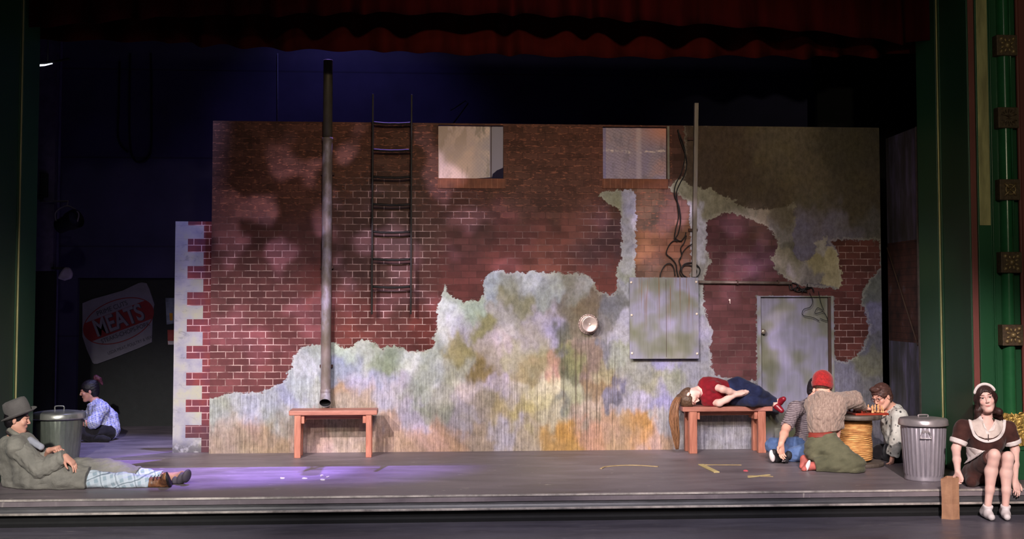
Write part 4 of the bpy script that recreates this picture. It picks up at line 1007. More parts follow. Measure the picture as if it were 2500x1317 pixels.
def stick(label, pts, w_, name='bamboo_slat', mt=None, flatz=.006, z0=0.001):
    P = [PZ(u, v, 0)+Vector((0, 0, z0)) for u, v in pts]
    if len(P) > 2: P = curve_pts(P, 8)
    m = MB(); vs = []
    for i, p in enumerate(P):
        d = (P[min(i+1, len(P)-1)]-P[max(i-1, 0)]).normalized(); n = Vector((-d.y, d.x, 0))*w_/2
        zz = z0 if i or True else 0
        vs += [p+n, p-n, p-n+Vector((0, 0, flatz)), p+n+Vector((0, 0, flatz))]
    k = len(P)
    fs = [(4*i+a, 4*i+(a+1) % 4, 4*i+4+(a+1) % 4, 4*i+4+a) for i in range(k-1) for a in range(4)]+[(3, 2, 1, 0), (4*k-4, 4*k-3, 4*k-2, 4*k-1)]
    m.add(vs, fs); return m.build(name, mt or M_STRAW, label=label, cat='stick', bevel=.001)
stick('long bowed straw-coloured reed lying on the stage floor', [(1467,1146),(1480,1141),(1520,1138),(1560,1138),(1607,1141)], .022, 'reed', M_STRAWD, .006)
stick('short thick pale slat angled toward the viewer on the stage floor', [(1711,1136),(1750,1155)], .055, flatz=.008)
stick('long thin slat lying left to right behind the thick angled one', [(1714,1136),(1810,1137)], .035, flatz=.005, mt=M_STRAWD)
stick('brighter slat of the crossed pair near the stage lip', [(1828,1167),(1878,1161)], .030)
stick('duller slat crossing beneath the brighter one near the stage lip', [(1825,1163),(1888,1165)], .032, mt=M_STRAWD, flatz=.005, z0=.0005)
def scrap(label, u, v, w_, d, mt, name='paper_scrap'):
    r = random.Random(int(u)); p = PZ(u, v, 0); m = MB(); n = 9
    poly = [(w_/2*math.cos(2*pi*k/n)*r.uniform(.6, 1.1), d/2*math.sin(2*pi*k/n)*r.uniform(.6, 1.1)) for k in range(n)]
    m.add([(p.x+a, p.y+b, .001) for a, b in poly]+[(p.x+a*.9, p.y+b*.9, .001+r.uniform(.004, .010)) for a, b in poly], [tuple(range(n)), tuple(range(n, 2*n))]+[(i, (i+1) % n, n+(i+1) % n, n+i) for i in range(n)])
    m.build(name, mt, label=label, cat='litter')
M_PAP = plain('white_scrap', C(214, 206, 210), .7)
scrap('white paper scrap on the violet floor band, leftmost of five', 690, 1169, .055, .09, M_PAP)
scrap('flat white paper scrap second from the left on the violet floor band', 745, 1170, .06, .05, M_PAP)
scrap('tiny white scrap on the violet band nearest the wall', 786, 1163, .03, .07, M_PAP)
scrap('white scrap right of the tiny one on the violet band', 800, 1166, .035, .07, M_PAP)
scrap('white scrap lying closest to the stage lip on the violet band', 788, 1173, .05, .07, M_PAP)
scrap('small crumpled red scrap near the crossed slats', 1821, 1151, .055, .09, plain('red_scrap', C(190, 84, 92), .7))

# ================================================================ backstage left
def meats_sign():
    Ys = Y_BACK+.077
    P = lambda u, v: PY(u, v, Ys)
    out = [(202, 741), (226, 731), (262, 721), (300, 710), (338, 692), (346, 690), (358, 692), (365, 706), (377, 744), (373, 766), (371, 836), (340, 850), (290, 870), (238, 889), (230, 889), (226, 885), (212, 853), (202, 822)]
    c = P(290, 780)
    root = empty('butcher_sign', c, label='white butcher sign with red oval reading MEATS, hung crooked on the dark dock door', cat='sign')
    ang = -math.atan2(P(340, 0).z-P(270, 0).z, 1)*0
    poly = [(P(u, v).x-c.x, P(u, v).z-c.z) for u, v in out]
    m = MB(); m.prism(poly[::-1], -.012, .012); bd = m.build('board', plain('sign_white', C(122, 118, 130), .6, var=.08), root)
    A = P(206, 818); B = P(368, 764)   # ends of the band axis
    th = math.atan2(P(355, 758).z-P(212, 812).z, P(355, 758).x-P(212, 812).x)
    ax = Vector((math.cos(th), 0, math.sin(th))); up = Vector((-math.sin(th), 0, math.cos(th)))
    o = P(290, 784)-c; a_ = .445*((P(376, 784).x-P(206, 784).x)/.875)/1.0; a_ = (P(375, 784).x-P(207, 784).x)/2/math.cos(th)*1.0; b_ = a_*.585
    RED = plain('sign_red', C(122, 26, 32), .6, var=.1); INK = plain('sign_ink', C(52, 48, 62), .6, var=.1); WHT = bpy.data.materials['sign_white']
    def loc(s, t_, y): q = o+ax*s+up*t_; return (q.x, y, q.z)
    # ring
    m = MB(); n = 72
    vs = [loc(a_*math.cos(2*pi*i/n), b_*math.sin(2*pi*i/n), -.0135) for i in range(n)]+[loc((a_-.012)*math.cos(2*pi*i/n), (b_-.012)*math.sin(2*pi*i/n), -.0135) for i in range(n)]
    m.add(vs, [(i, (i+1) % n, n+(i+1) % n, n+i) for i in range(n)])
    h = b_*.46
    tt = math.asin(h/b_); arc = [(a_*math.cos(q), b_*math.sin(q)) for q in np.linspace(-tt, tt, 14)]+[(-a_*math.cos(q), b_*math.sin(q)) for q in np.linspace(tt, -tt, 14)]
    m.add([loc(x, z, -.0137) for x, z in arc], [tuple(range(len(arc)))])
    m.build('red_oval', RED, bd)
    def text(s, size, x, z, mat_, bold=0, sx=1, y=-.0145, name='lettering'):
        cu = bpy.data.curves.new(name, 'FONT'); cu.body = s; cu.size = size; cu.align_x = 'CENTER'; cu.align_y = 'CENTER'; cu.extrude = .0008; cu.offset = bold
        ob = bpy.data.objects.new(name, cu); COL.objects.link(ob)
        dg = bpy.context.evaluated_depsgraph_get(); me_ = bpy.data.meshes.new_from_object(ob.evaluated_get(dg)); bpy.data.objects.remove(ob)
        o2 = bpy.data.objects.new(name, me_); COL.objects.link(o2); me_.materials.append(mat_); o2.parent = bd
        q = loc(x, z, y); M_ = Matrix.Translation(q) @ Matrix(((math.cos(th)*sx, -math.sin(th), 0, 0), (0, 0, -1, 0), (math.sin(th)*sx, math.cos(th), 0, 0), (0, 0, 0, 1)))
        o2.matrix_local = M_; return o2
    text('MEATS', .30, .012, -.008, INK, .007, .72, -.0143, 'letter_shadow')
    text('MEATS', .30, 0, 0, WHT, .007, .72, -.0152, 'lettering')
    text('PRIME CUTS', .085, -.02, b_*.66, INK, .0, .9)
    text('STEAKS-CHOPS-PORK', .078, .03, -b_*.64, INK, .0, .85)
    text('USDA MEAT, POULTRY & VEAL', .056, .035, -b_*1.27, INK, .0, .8)
meats_sign()
def poster(label, pts, c, c2, spot_=None):
    Ys = Y_BACK+.085; P = [PY(u, v, Ys) for u, v in pts]
    m = MB(); m.prism([(p.x, p.z) for p in P], Ys-.006, Ys); o = m.build('poster', plain('poster_%d' % int(pts[0][1]), c, .6, c2=c2, scale=9), label=label, cat='poster')
    if spot_:
        q = [PY(u, v, Ys) for u, v in spot_[0]]; m = MB(); m.prism([(p.x, p.z) for p in q], Ys-.009, Ys-.0065); m.build('printed_patch', plain('patch_%d' % int(pts[0][1]), spot_[1], .6), o)
poster('upper dim grey poster with a yellow patch on the dock door', [(404, 728), (428, 728), (428, 790), (407, 793)], C(90, 98, 110), C(150, 160, 170), ([(414, 765), (422, 765), (422, 783), (415, 783)], C(210, 150, 40)))
poster('lower small red and white poster on the dock door', [(409, 806), (432, 806), (432, 842), (410, 842)], C(170, 60, 50), C(190, 90, 80), ([(410, 833), (430, 833), (430, 842), (411, 842)], C(210, 200, 200)))
M_WIRE = plain('dark_wire', C(18, 18, 24), .6)
for lab, pts in (('long dark cable loop hanging on the backstage wall', [(318,130),(316,250),(318,360),(330,392),(345,396),(360,388),(369,360),(370,250),(368,130)]), ('shorter dark cable loop inside the long one', [(292,150),(290,260),(288,330),(296,356),(312,372)])):
    MB().tube(curve_pts([PY(a, b, Y_BACK-.03) for a, b in pts], 8), .012, 8).build('hanging_cable', M_WIRE, label=lab, cat='cable')
a, b = PY(678, 130, Y_BACK-.02), PY(678, 330, Y_BACK-.02)
MB().tube([a, b], .006, 8).build('thin_conduit', plain('conduit_grey', C(120, 120, 150), .5), label='thin pale vertical conduit on the backstage wall above the painted wall', cat='pipe')
m = MB(); P = lambda u, v: PY(u, v, Y_BACK-.3)
m.tube([P(1093, 320), P(1143, 252), P(1136, 246), P(1122, 256)], .010, 6); m.tube([P(1122, 256), P(1100, 270)], .008, 6)
bk = m.build('backstage_rail', M_WIRE, label='bent dark metal rod sticking up behind the left window', cat='rod')
m = MB(); m.box(tuple(P(1093, 320)-Vector((.02, -.0, 2.6))), tuple(P(1096, 318)+Vector((.02, .29, 0)))); m.build('mount', M_WIRE, bk)
# small stage lamp in the wing (only the lit front of it shows)
Ylm = 13.6
p = PY(92, 160, Ylm); q = PY(168, 147, Ylm)
root = empty('batten_light', p, label='slim bright batten lamp glinting beside the left jamb under the border', cat='lamp')
t = NT('lamp_tube'); t.b.inputs['Emission Color'].default_value = (.8, .85, 1, 1); t.b.inputs['Emission Strength'].default_value = 2.2
m = MB(); pts = [Vector((0, 0, 0)), Vector(PY(110, 159, Ylm)-p), Vector(PY(128, 155, Ylm)-p)]; m.tube(pts, [.011, .009, .005], 8); m.build('tube', t.m, root)
m = MB(); m.tube([Vector((0, .02, .018)), Vector(PY(128, 155, Ylm)-p)+Vector((0, .02, .018)), Vector(q-p)+Vector((0, .02, .018))], .014, 8); m.tube([Vector((.1, .02, .018)), Vector((.1, .02, 3.2))], .008, 6); m.build('housing', M_DARK, root)
# wing clutter: lamp, box, pale rag
def fixture(u, v, lab):
    p = PY(u, v, 14.6); root = empty('stage_lantern', p, label=lab, cat='stage light')
    Mb = plain('lantern_black', C(30, 29, 34), .5); 
    M_ = Matrix.Rotation(1.2, 4, 'Y') @ Matrix.Rotation(.5, 4, 'X')
    m = MB(); m.lathe([(.05, -.14), (.085, -.12), (.09, .02), (.11, .06), (.115, .16)], 24, M_, caps=False); m.lathe([(.06, -.13), (.02, -.15)], 24, M_); m.build('housing', Mb, root)
    m = MB(); m.tube(curve_pts([(-.11, .0, -.02), (-.13, 0, .12), (0, 0, .2), (.13, 0, .12), (.11, 0, -.02)], 5), .009, 6); m.tube([(0, 0, .2), (0, .05, .26), (-.36, .19, .26), (-.36, .22, .26)], .012, 6); m.build('yoke', plain('yoke_grey', C(110, 104, 118), .5), root)
    m = MB(); m.lathe([(.10, .10), (.001, .12)], 24, M_, caps=False); m.build('lens', plain('lens_dark', C(50, 50, 70), .2), root)
fixture(163, 545, 'dark stage lantern on the left wing wall with a pale yoke')
p = PY(152, 668, 14.7); m = MB(); r = random.Random(3); pts = []
m.prism([(p.x-.06, p.z-.06), (p.x+.02, p.z-.085), (p.x+.10, p.z-.06), (p.x+.115, p.z+.0), (p.x+.08, p.z+.07), (p.x+.02, p.z+.075), (p.x-.02, p.z+.02)], p.y, p.y+.06)
o = m.build('hanging_rag', plain('rag', C(150, 140, 160), .8), label='small pale rag hanging low on the left wing', cat='rag', bevel=.02)
m = MB(); m.box((p.x-.12, p.y+.03, p.z+.05), (p.x+.02, p.y+.05, p.z+.075)); m.box((p.x-.14, p.y+.03, p.z+.05), (p.x-.11, 15.03, p.z+.075)); m.build('hook', M_WIRE, o)
p = PY(108, 452, 14.75); m = MB(); m.box((p.x-.045, p.y, p.z-.14), (p.x+.035, p.y+.05, p.z+.14)); m.box((p.x-.09, p.y+.01, p.z-.17), (p.x-.02, p.y+.05, p.z-.12)); m.build('switch_box', M_WIRE, label='black switch box mounted high on the left wing wall', cat='electrical box', bevel=.005)
# ================================================================ figures: implicit surfaces meshed with surface nets
A3 = lambda v: np.array(v, dtype=np.float64)
def unit(v): v = A3(v); return v/np.linalg.norm(v)
class Sdf:
    def __init__(s): s.p = []
    def cone(s, a, b, ra, rb, k=.02, op='+', flat=False):
        """rounded cone; flat cuts it square at b"""
        s.p.append(('c', A3(a), A3(b), ra, rb, k, op, flat)); return s
    def ell(s, c, r, R=None, k=.02, op='+'):
        s.p.append(('e', A3(c), A3(r), np.eye(3) if R is None else A3(R), None, k, op, False)); return s
    def chain(s, pts, rs, k=.02, flat=False):
        for i in range(len(pts)-1): s.cone(pts[i], pts[i+1], rs[i], rs[i+1], k, flat=flat and i == len(pts)-2)
        return s
    def mesh(s, name, mats, parent, h=.006, disp=None, cuts=(), tint=None, floor=None, **tg):
        lo = np.full(3, 1e9); hi = -lo
        for q in s.p:
            if q[6] == '-': continue
            if q[0] == 'c':
                r = max(q[3], q[4]); lo = np.minimum(lo, np.minimum(q[1], q[2])-r); hi = np.maximum(hi, np.maximum(q[1], q[2])+r)
            else:
                r = q[2].max(); lo = np.minimum(lo, q[1]-r); hi = np.maximum(hi, q[1]+r)
        lo -= 4*h+.02; hi += 4*h+.02
        n = np.ceil((hi-lo)/h).astype(int)+1
        F = np.full(n, .5, np.float32)
        ax = [lo[i]+h*np.arange(n[i]) for i in range(3)]
        for q in s.p:
            k = q[5]; mg = k*2+3*h+.02
            if q[0] == 'c': r = max(q[3], q[4]); l = np.minimum(q[1], q[2])-r-mg; u = np.maximum(q[1], q[2])+r+mg
            else: r = q[2].max(); l = q[1]-r-mg; u = q[1]+r+mg
            i0 = np.clip(((l-lo)/h).astype(int), 0, n-1); i1 = np.clip(((u-lo)/h).astype(int)+2, 1, n)
            if (i1 <= i0).any(): continue
            X_ = ax[0][i0[0]:i1[0]][:, None, None]; Y_ = ax[1][i0[1]:i1[1]][None, :, None]; Z_ = ax[2][i0[2]:i1[2]][None, None, :]
            if q[0] == 'c':
                a, b = q[1], q[2]; d = b-a; L = d@d+1e-12
                t = ((X_-a[0])*d[0]+(Y_-a[1])*d[1]+(Z_-a[2])*d[2])/L
                tc = np.clip(t, 0, 1)
                D = np.sqrt((X_-a[0]-tc*d[0])**2+(Y_-a[1]-tc*d[1])**2+(Z_-a[2]-tc*d[2])**2)-(q[3]+(q[4]-q[3])*tc)
                if q[7]: D = np.maximum(D, (t-1)*math.sqrt(L))
            else:
                R = q[3]; x, y, z = X_-q[1][0], Y_-q[1][1], Z_-q[1][2]
                P_ = [(x*R[0, j]+y*R[1, j]+z*R[2, j])/q[2][j] for j in range(3)]
                k0 = np.sqrt(P_[0]**2+P_[1]**2+P_[2]**2)+1e-6
                k1 = np.sqrt(sum((P_[j]/q[2][j])**2 for j in range(3)))+1e-6
                D = k0*(k0-1)/k1
            G = F[i0[0]:i1[0], i0[1]:i1[1], i0[2]:i1[2]]
            if q[6] == '+':
                hh = np.clip(.5+.5*(G-D)/k, 0, 1); G[...] = G*(1-hh)+D*hh-k*hh*(1-hh)
            else:
                D = -D; hh = np.clip(.5-.5*(G-D)/k, 0, 1); G[...] = G*(1-hh)+D*hh+k*hh*(1-hh)
        XX, YY, ZZ = np.meshgrid(*ax, indexing='ij', sparse=True)
        if disp is not None: F += disp(XX, YY, ZZ).astype(np.float32)
        for (c, nn) in cuts:      # keep the side away from nn
            F = np.maximum(F, ((XX-c[0])*nn[0]+(YY-c[1])*nn[1]+(ZZ-c[2])*nn[2]).astype(np.float32))
        if floor is not None: F = np.maximum(F, (floor-ZZ).astype(np.float32))
        v, f = surface_nets(F, lo, h)
        me = bpy.data.meshes.new(name)
        me.vertices.add(len(v)); me.vertices.foreach_set('co', v.astype(np.float32).ravel())
        me.loops.add(f.size); me.loops.foreach_set('vertex_index', f.astype(np.int32).ravel())
        me.polygons.add(len(f)); me.polygons.foreach_set('loop_start', np.arange(0, f.size, 4, dtype=np.int32))
        me.polygons.foreach_set('use_smooth', np.ones(len(f), bool))
        me.update(calc_edges=True); me.validate()
        if tint is not None: fattr(me, 'tint', tint(v), 'FLOAT_COLOR')
        for m in (mats if isinstance(mats, (list, tuple)) else [mats]): me.materials.append(m)
        o = bpy.data.objects.new(name, me); COL.objects.link(o)
        if parent is not None:
            o.parent = parent; o.matrix_parent_inverse = Matrix.Translation(-parent.location)
        tag(o, **tg); return o
def surface_nets(F, lo, h):
    ins = F < 0
    S = np.zeros(tuple(np.array(F.shape)-1), np.int8)
    for dx in (0, 1):
        for dy in (0, 1):
            for dz in (0, 1): S += ins[dx:F.shape[0]-1+dx, dy:F.shape[1]-1+dy, dz:F.shape[2]-1+dz]
    act = (S > 0) & (S < 8); ii, jj, kk = np.nonzero(act)
    acc = np.zeros((len(ii), 3)); cnt = np.zeros(len(ii))
    cor = {(a, b, c): F[ii+a, jj+b, kk+c].astype(np.float64) for a in (0, 1) for b in (0, 1) for c in (0, 1)}
    for p in cor:
        for ax in range(3):
            if p[ax] == 0:
                q = list(p); q[ax] = 1; q = tuple(q)
                fa, fb = cor[p], cor[q]; m = (fa < 0) != (fb < 0)
                t = np.where(m, fa/np.where(m, fa-fb, 1), 0)
                for c in range(3): acc[:, c] += np.where(m, p[c]+(t if c == ax else 0), 0)
                cnt += m
    v = (acc/cnt[:, None]+np.stack([ii, jj, kk], 1))*h+lo
    idx = np.full(S.shape, -1, np.int64); idx[ii, jj, kk] = np.arange(len(ii))
    fs = []
    for ax in range(3):
        a_ = [slice(None)]*3; b_ = [slice(None)]*3; a_[ax] = slice(0, -1); b_[ax] = slice(1, None)
        ch = ins[tuple(a_)] != ins[tuple(b_)]
        e = np.array(np.nonzero(ch)); o1, o2 = (ax+1) % 3, (ax+2) % 3
        ok = (e[o1] > 0) & (e[o2] > 0) & (e[o1] < F.shape[o1]-1) & (e[o2] < F.shape[o2]-1); e = e[:, ok]
        def at(d1, d2):
            c = e.copy(); c[o1] += d1; c[o2] += d2; return idx[c[0], c[1], c[2]]
        Q = np.stack([at(-1, -1), at(0, -1), at(0, 0), at(-1, 0)], 1)
        fl = ins[tuple(e)]
        Q = np.where(fl[:, None], Q, Q[:, ::-1]); fs.append(Q[(Q >= 0).all(1)])
    return v, np.concatenate(fs)
def folds(amp, freq, seed=0, stretch=(1, 1, 1), n=6):
    r = np.random.RandomState(seed); K = r.normal(size=(n, 3))*freq/np.array(stretch); ph = r.uniform(0, 6.28, n)
    def f(x, y, z):
        o = 0
        for i in range(n):
            w_ = np.sin(K[i, 0]*x+K[i, 1]*y+K[i, 2]*z+ph[i])
            o = o+(1-np.abs(w_)*2 if i % 2 else w_)
        return o*(amp/n*1.4)
    return f

# ---- skin, hair, cloth
def skin_mat(name, c, c2):
    t = NT(name); v = t.coord(); n = t.noise(v, 9, 4)
    base = t.ramp(n, [(.3, c), (.7, c2)]); t.color(t.mix(1.0, base, t.attr('tint').outputs['Color'], 'MULTIPLY'))
    t.set(rough=.5, spec=.35, sss=.08); t.b.inputs['Subsurface Radius'].default_value = (.012, .005, .003); return t.m
SKIN = skin_mat('skin_fair', C(232, 184, 172), C(244, 204, 192)); SKIN2 = skin_mat('skin_warm', C(216, 156, 136), C(234, 180, 158)); SKIN3 = skin_mat('skin_tan', C(190, 132, 118), C(212, 156, 140))
def hair_mat(name, c, c2):
    t = NT(name); n = t.noise(t.coord((14, 14, 3)), 7, 4, .6); t.color(t.ramp(n, [(.3, c), (.7, c2)])); t.set(rough=.45, spec=.4); t.bump(t.noise(t.coord((14, 14, 3)), 14, 4), .5, .006); return t.m
H_BLACK = hair_mat('hair_black', C(14, 11, 14), C(34, 28, 34)); H_BROWN = hair_mat('hair_brown', C(62, 44, 34), C(104, 78, 58)); H_DARK = hair_mat('hair_dark_brown', C(44, 28, 26), C(72, 46, 42)); H_LIGHT = hair_mat('hair_light_brown', C(104, 70, 48), C(150, 108, 76))
def cloth(name, c, c2, sc=14, bump=.35, rough=.85, stretch=(1, 1, 1)):
    t = NT(name); v = t.coord(stretch); t.color(t.ramp(t.noise(v, sc, 5, .6), [(.3, c), (.7, c2)])); t.set(rough=rough, spec=.2, sheen=.1)
    n = t.math('ADD', t.noise(v, 9, 4, .6, .6), t.math('MULTIPLY', t.noise(t.coord(), 120, 2), .12)); t.bump(n, bump, .02); return t.m
def plaid(name, c, c2, c3, f=28, axis=('x', 'z')):
    t = NT(name); s = t.n('SeparateXYZ'); v = t.coord(rot=(.0, .35, 0)); t.l(v, s.inputs[0])
    w2 = t.n('VectorMath', operation='MULTIPLY_ADD'); nn = t.n('TexNoise'); nn.inputs['Scale'].default_value = 8
    t.l(v, nn.inputs['Vector']); t.l(nn.outputs[1], w2.inputs[0]); w2.inputs[1].default_value = (.05, .05, .05); t.l(v, w2.inputs[2]); t.l(w2.outputs[0], s.inputs[0])
    def band(o, k, lo, hi, ph=0):
        q = t.math('ABSOLUTE', t.math('SUBTRACT', t.math('FRACT', t.math('ADD', t.math('MULTIPLY', o, k), ph)), .5)); return t.mr(q, lo, hi)
    a = band(s.outputs[0], f, .18, .26); b = band(s.outputs[2], f, .18, .26)
    base = t.mix(t.math('MULTIPLY', a, .75), c, c2); base = t.mix(t.math('MULTIPLY', b, .6), base, c2)
    base = t.mix(t.math('MULTIPLY', band(s.outputs[2], f/2, .45, .48), .8), base, c3); base = t.mix(t.math('MULTIPLY', band(s.outputs[0], f/2, .45, .48), .6), base, c3)
    t.color(base); t.set(rough=.85, spec=.2); t.bump(t.noise(t.coord(), 10, 4, .6, .5), .35, .02); return t.m
EYEW = plain('eye_white', C(190, 176, 172), .3, var=.02, bump=0); EYED = plain('eye_iris', C(40, 26, 22), .2, var=.1, bump=0)

class Head:
    def __init__(s, c, f, u, sc=1.0, closed=False):
        s.closed = closed; s.c = A3(c); s.f = unit(f); u = A3(u); s.u = unit(u-s.f*(u@s.f)); s.r = np.cross(s.f, s.u); s.sc = sc
        s.R = np.stack([s.r, s.f, s.u], 1)
    def at(s, r, f, u): return s.c+s.R@(A3((r, f, u))*s.sc)
    def loc(s, P): return ((P-s.c)@s.R)/s.sc
    def add(s, S, neck=None, nr=.052, female=False):
        k = s.sc; e = lambda c, r, kk=.02, op='+': S.ell(s.at(*c), A3(r)*k, s.R, kk*k, op)
        e((0, -.012, .034), (.074, .094, .086)); e((0, .020, -.035), (.058, .066, .080), .03)
        e((0, .060, -.094), (.026, .020, .016), .022)
        jw = .040 if female else .050
        for q in (-1, 1):
            S.cone(s.at(q*jw, -.004, -.055), s.at(q*.016, .062, -.094), .015*k, .014*k, .03*k)
            e((q*.030, .0835, .0225), (.0165, .0085, .0070), .006); e((q*.030, .0825, .0050), (.0150, .0070, .0050), .006)
            if s.closed: e((q*.030, .0800, .0150), (.0150, .0105, .0110), .004)
            e((q*.036, .064, -.020), (.024, .018, .022), .02)
            e((q*.030, .092, .016), (.018, .012, .010), .012, '-')
            e((q*.0765, -.008, -.004), (.008, .017, .030), .008)
            S.cone(s.at(q*.014, .088, .030), s.at(q*.046, .074, .032), .007*k, .006*k, .012*k)
            e((q*.0105, .096, -.026), (.007, .008, .006), .006)
        S.cone(s.at(0, .084, .022), s.at(0, .106, -.021), .0065*k, .0092*k, .010*k)
        e((0, .0840, -.050), (.022, .009, .0050), .007); e((0, .0830, -.0595), (.018, .009, .0050), .007)
        e((0, .096, -.0550), (.021, .005, .0014), .003, '-')
        if neck is not None: S.cone(s.at(0, -.022, -.052), neck, nr*k, nr*1.08, .03)
    def tint(s, lips=(.80, .45, .48), brow=(.22, .17, .16), cheek=True):
        def f(V):
            L = s.loc(V); r, q, u = np.abs(L[:, 0]), L[:, 1], L[:, 2]; T = np.ones((len(V), 3))
            near = (np.linalg.norm(L, axis=1) < .15) & (q > .04)
            def blend(w_, c):
                w_ = (np.clip(w_, 0, 1)*near)[:, None]; T[...] = T*(1-w_)+A3(c)*w_
            if cheek: blend(.30*np.exp(-((r-.042)/.02)**2-((u+.025)/.02)**2), (.95, .55, .5))
            blend(1.2-((r/.022)**2+((u+.0555)/.0095)**2), lips)
            arc = .034+.004*np.cos((r-.03)*60)
            blend((1.4-((r-.030)/.019)**2-((u-arc)/.0048)**2)*(q > .06), brow)
            blend(.55*np.exp(-((r-.030)/.017)**2-((u-.018)/.009)**2), (.62, .45, .42))
            return T
        return f
    def eyes(s, parent):
        for q in (-1, 1):
            c = s.at(q*.030, .0765, .0145); m = MB()
            Mx = Matrix.Translation(c) @ Matrix(tuple(map(tuple, np.stack([s.r, s.u, s.f], 1)))).to_4x4()
            pr = [(.0110*s.sc*math.sin(a), -.0110*s.sc*math.cos(a)) for a in np.linspace(.05, pi-.05, 12)]
            m.lathe(pr, 16, Mx, 0, caps=True)
            for i in range(len(m.m)): 
                if i >= 16*9: m.m[i] = 1
            o = m.build('eye', [EYEW, EYED]); o.parent = parent; o.matrix_parent_inverse = Matrix.Translation(-parent.location)
    def cap(s, S, th=.014, low=-.02, k=.02, back=-.07):
        """hair shell primitives"""
        e = lambda c, r, kk=k, op='+': S.ell(s.at(*c), A3(r)*s.sc, s.R, kk*s.sc, op)
        e((0, -.016, .040), (.074+th, .094+th, .086+th)); e((0, -.045, -.01), (.068+th, .062+th*.6, .075+th))
        return S
def hand(S, w_, d, n, curl=(.5, .5, .4), spread=.12, thumb=.6, sc=1.0, side=1, lens=1.0, per=None):
    """palm + four unequal fingers + thumb; d = towards the fingers, n = out of the palm; side=+-1 picks the thumb side"""
    w_ = A3(w_); d = unit(d); n = A3(n); n = unit(n-d*(n@d)); s_ = np.cross(d, n)*side
    offs = (.030, .010, -.010, -.028); ln = (.070, .078, .072, .056); kl = (.088, .092, .087, .080)
    for i, (o, L, K) in enumerate(zip(offs, ln, kl)):
        kn = w_+(d*K+s_*o)*sc
        S.cone(w_+s_*o*.45*sc+d*.008*sc, kn, .0155*sc, .0125*sc, .016*sc)
        dd = unit(d+s_*(o/.03)*spread); p = kn; ang = 0; r = .0092*sc
        cu = curl if per is None else per[i]
        for j, fr in enumerate((.46, .30, .24)):
            ang += cu[j]; q = p+(dd*math.cos(ang)+n*math.sin(ang))*L*fr*sc*lens
            S.cone(p, q, r, r*.90, .0035*sc); p = q; r *= .90
    S.ell(w_+(d*.05)*sc, (.036*sc, .046*sc, .015*sc), np.stack([s_, d, n], 1), .015)
    b = w_+(d*.022+s_*.020+n*.006)*sc; t1 = b+unit(d*.55+s_*(.9)+n*.35*thumb)*.042*sc
    t2 = t1+unit(d*(.9)+s_*(.55*(1-thumb*.6))+n*.5*thumb)*.032*sc; t3 = t2+unit(d*1.0+s_*(.1-.5*thumb*.4)+n*.55*thumb)*.026*sc
    S.cone(b, t1, .0155*sc, .0125*sc, .014*sc); S.cone(t1, t2, .0115*sc, .0100*sc, .004*sc); S.cone(t2, t3, .0098*sc, .0080*sc, .004*sc)
def torso(S, shL, shR, hipL, hipR, fwd, infl=0.0, w_=1.0, k=.05, waist=1.0, bend=0.0, chest=1.0, pelvis=True):
    shL, shR, hipL, hipR = map(A3, (shL, shR, hipL, hipR)); sh = (shL+shR)/2; hp = (hipL+hipR)/2
    up = unit(sh-hp); fw = A3(fwd); 
    def fr(ac, up): f = unit(fw-up*(fw@up)); a = unit(ac-up*(ac@up)); f = np.cross(a, up)*np.sign(np.cross(a, up)@f); return np.stack([a, f, up], 1), f
    R1, f1 = fr(shR-shL, up); R2, f2 = fr(hipR-hipL, up)
    L = np.linalg.norm(sh-hp)
    S.ell(sh-up*L*.26+f1*(.012+bend*.2), A3((.150*w_+infl, .102*chest+infl, L*.33+.03+infl)), R1, k)
    mid = (sh+hp)/2-f1*bend
    S.ell(mid-up*L*.08, A3((.124*w_*waist+infl, .088*waist+infl, L*.34+infl)), R1, k)
    if pelvis: S.ell(hp+up*.02, A3((.150*w_+infl, .102+infl, .105+infl)), R2, k)
    S.cone(shL-up*.015, shR-up*.015, .052+infl, .052+infl, k)
    S.cone(sh+up*.012, sh+up*.05, .062+infl*.5, .05+infl*.3, k)
    return up, f1
def wpart(mb, name, mats, root, **k):
    o = mb.build(name, mats, **k); o.parent = root; o.matrix_parent_inverse = Matrix.Translation(-root.location); return o
def caster(objs):
    from mathutils.bvhtree import BVHTree
    T = []
    for o in objs:
        me = o.data; T.append(BVHTree.FromPolygons([tuple(v.co) for v in me.vertices], [tuple(p.vertices) for p in me.polygons]))
    def f(u, v):
        d = ray(u, v).normalized(); best = None
        for t in T:
            h = t.ray_cast(EYE, d)
            if h[0] is not None and (best is None or h[3] < best[1]): best = (h[0], h[3], h[1])
        return (best[0], best[2]) if best else None
    return f
def ribbon(cast, pts, w_, name, mat, root, off=.004, th=.006, n=10, **k):
    """flat band laid on a garment along a line"""
    P = curve_pts([(a, b, 0) for a, b in pts], n); L = []
    for p in P:
        h = cast(p.x, p.y)
        if h: L.append((h[0], h[1]))
    for _ in range(2):
        L = [L[0]]+[((L[i-1][0]+L[i][0]*2+L[i+1][0])/4, ((L[i-1][1]+L[i][1]*2+L[i+1][1])/4)) for i in range(1, len(L)-1)]+[L[-1]]
    m = MB(); vs = []
    for i, (p, nn) in enumerate(L):
        t = (L[min(i+1, len(L)-1)][0]-L[max(i-1, 0)][0]).normalized(); s_ = t.cross(nn).normalized()*w_/2
        a = p+nn*(off-.02); b = p+nn*(off+th)
        vs += [a-s_, b-s_, b+s_, a+s_]
    k_ = len(L); fs = [(4*i+a, 4*i+(a+1) % 4, 4*i+4+(a+1) % 4, 4*i+4+a) for i in range(k_-1) for a in range(4)]+[(3, 2, 1, 0), (4*k_-4, 4*k_-3, 4*k_-2, 4*k_-1)]
    m.add(vs, fs, 0, False); return wpart(m, name, mat, root, bevel=.002, **k)
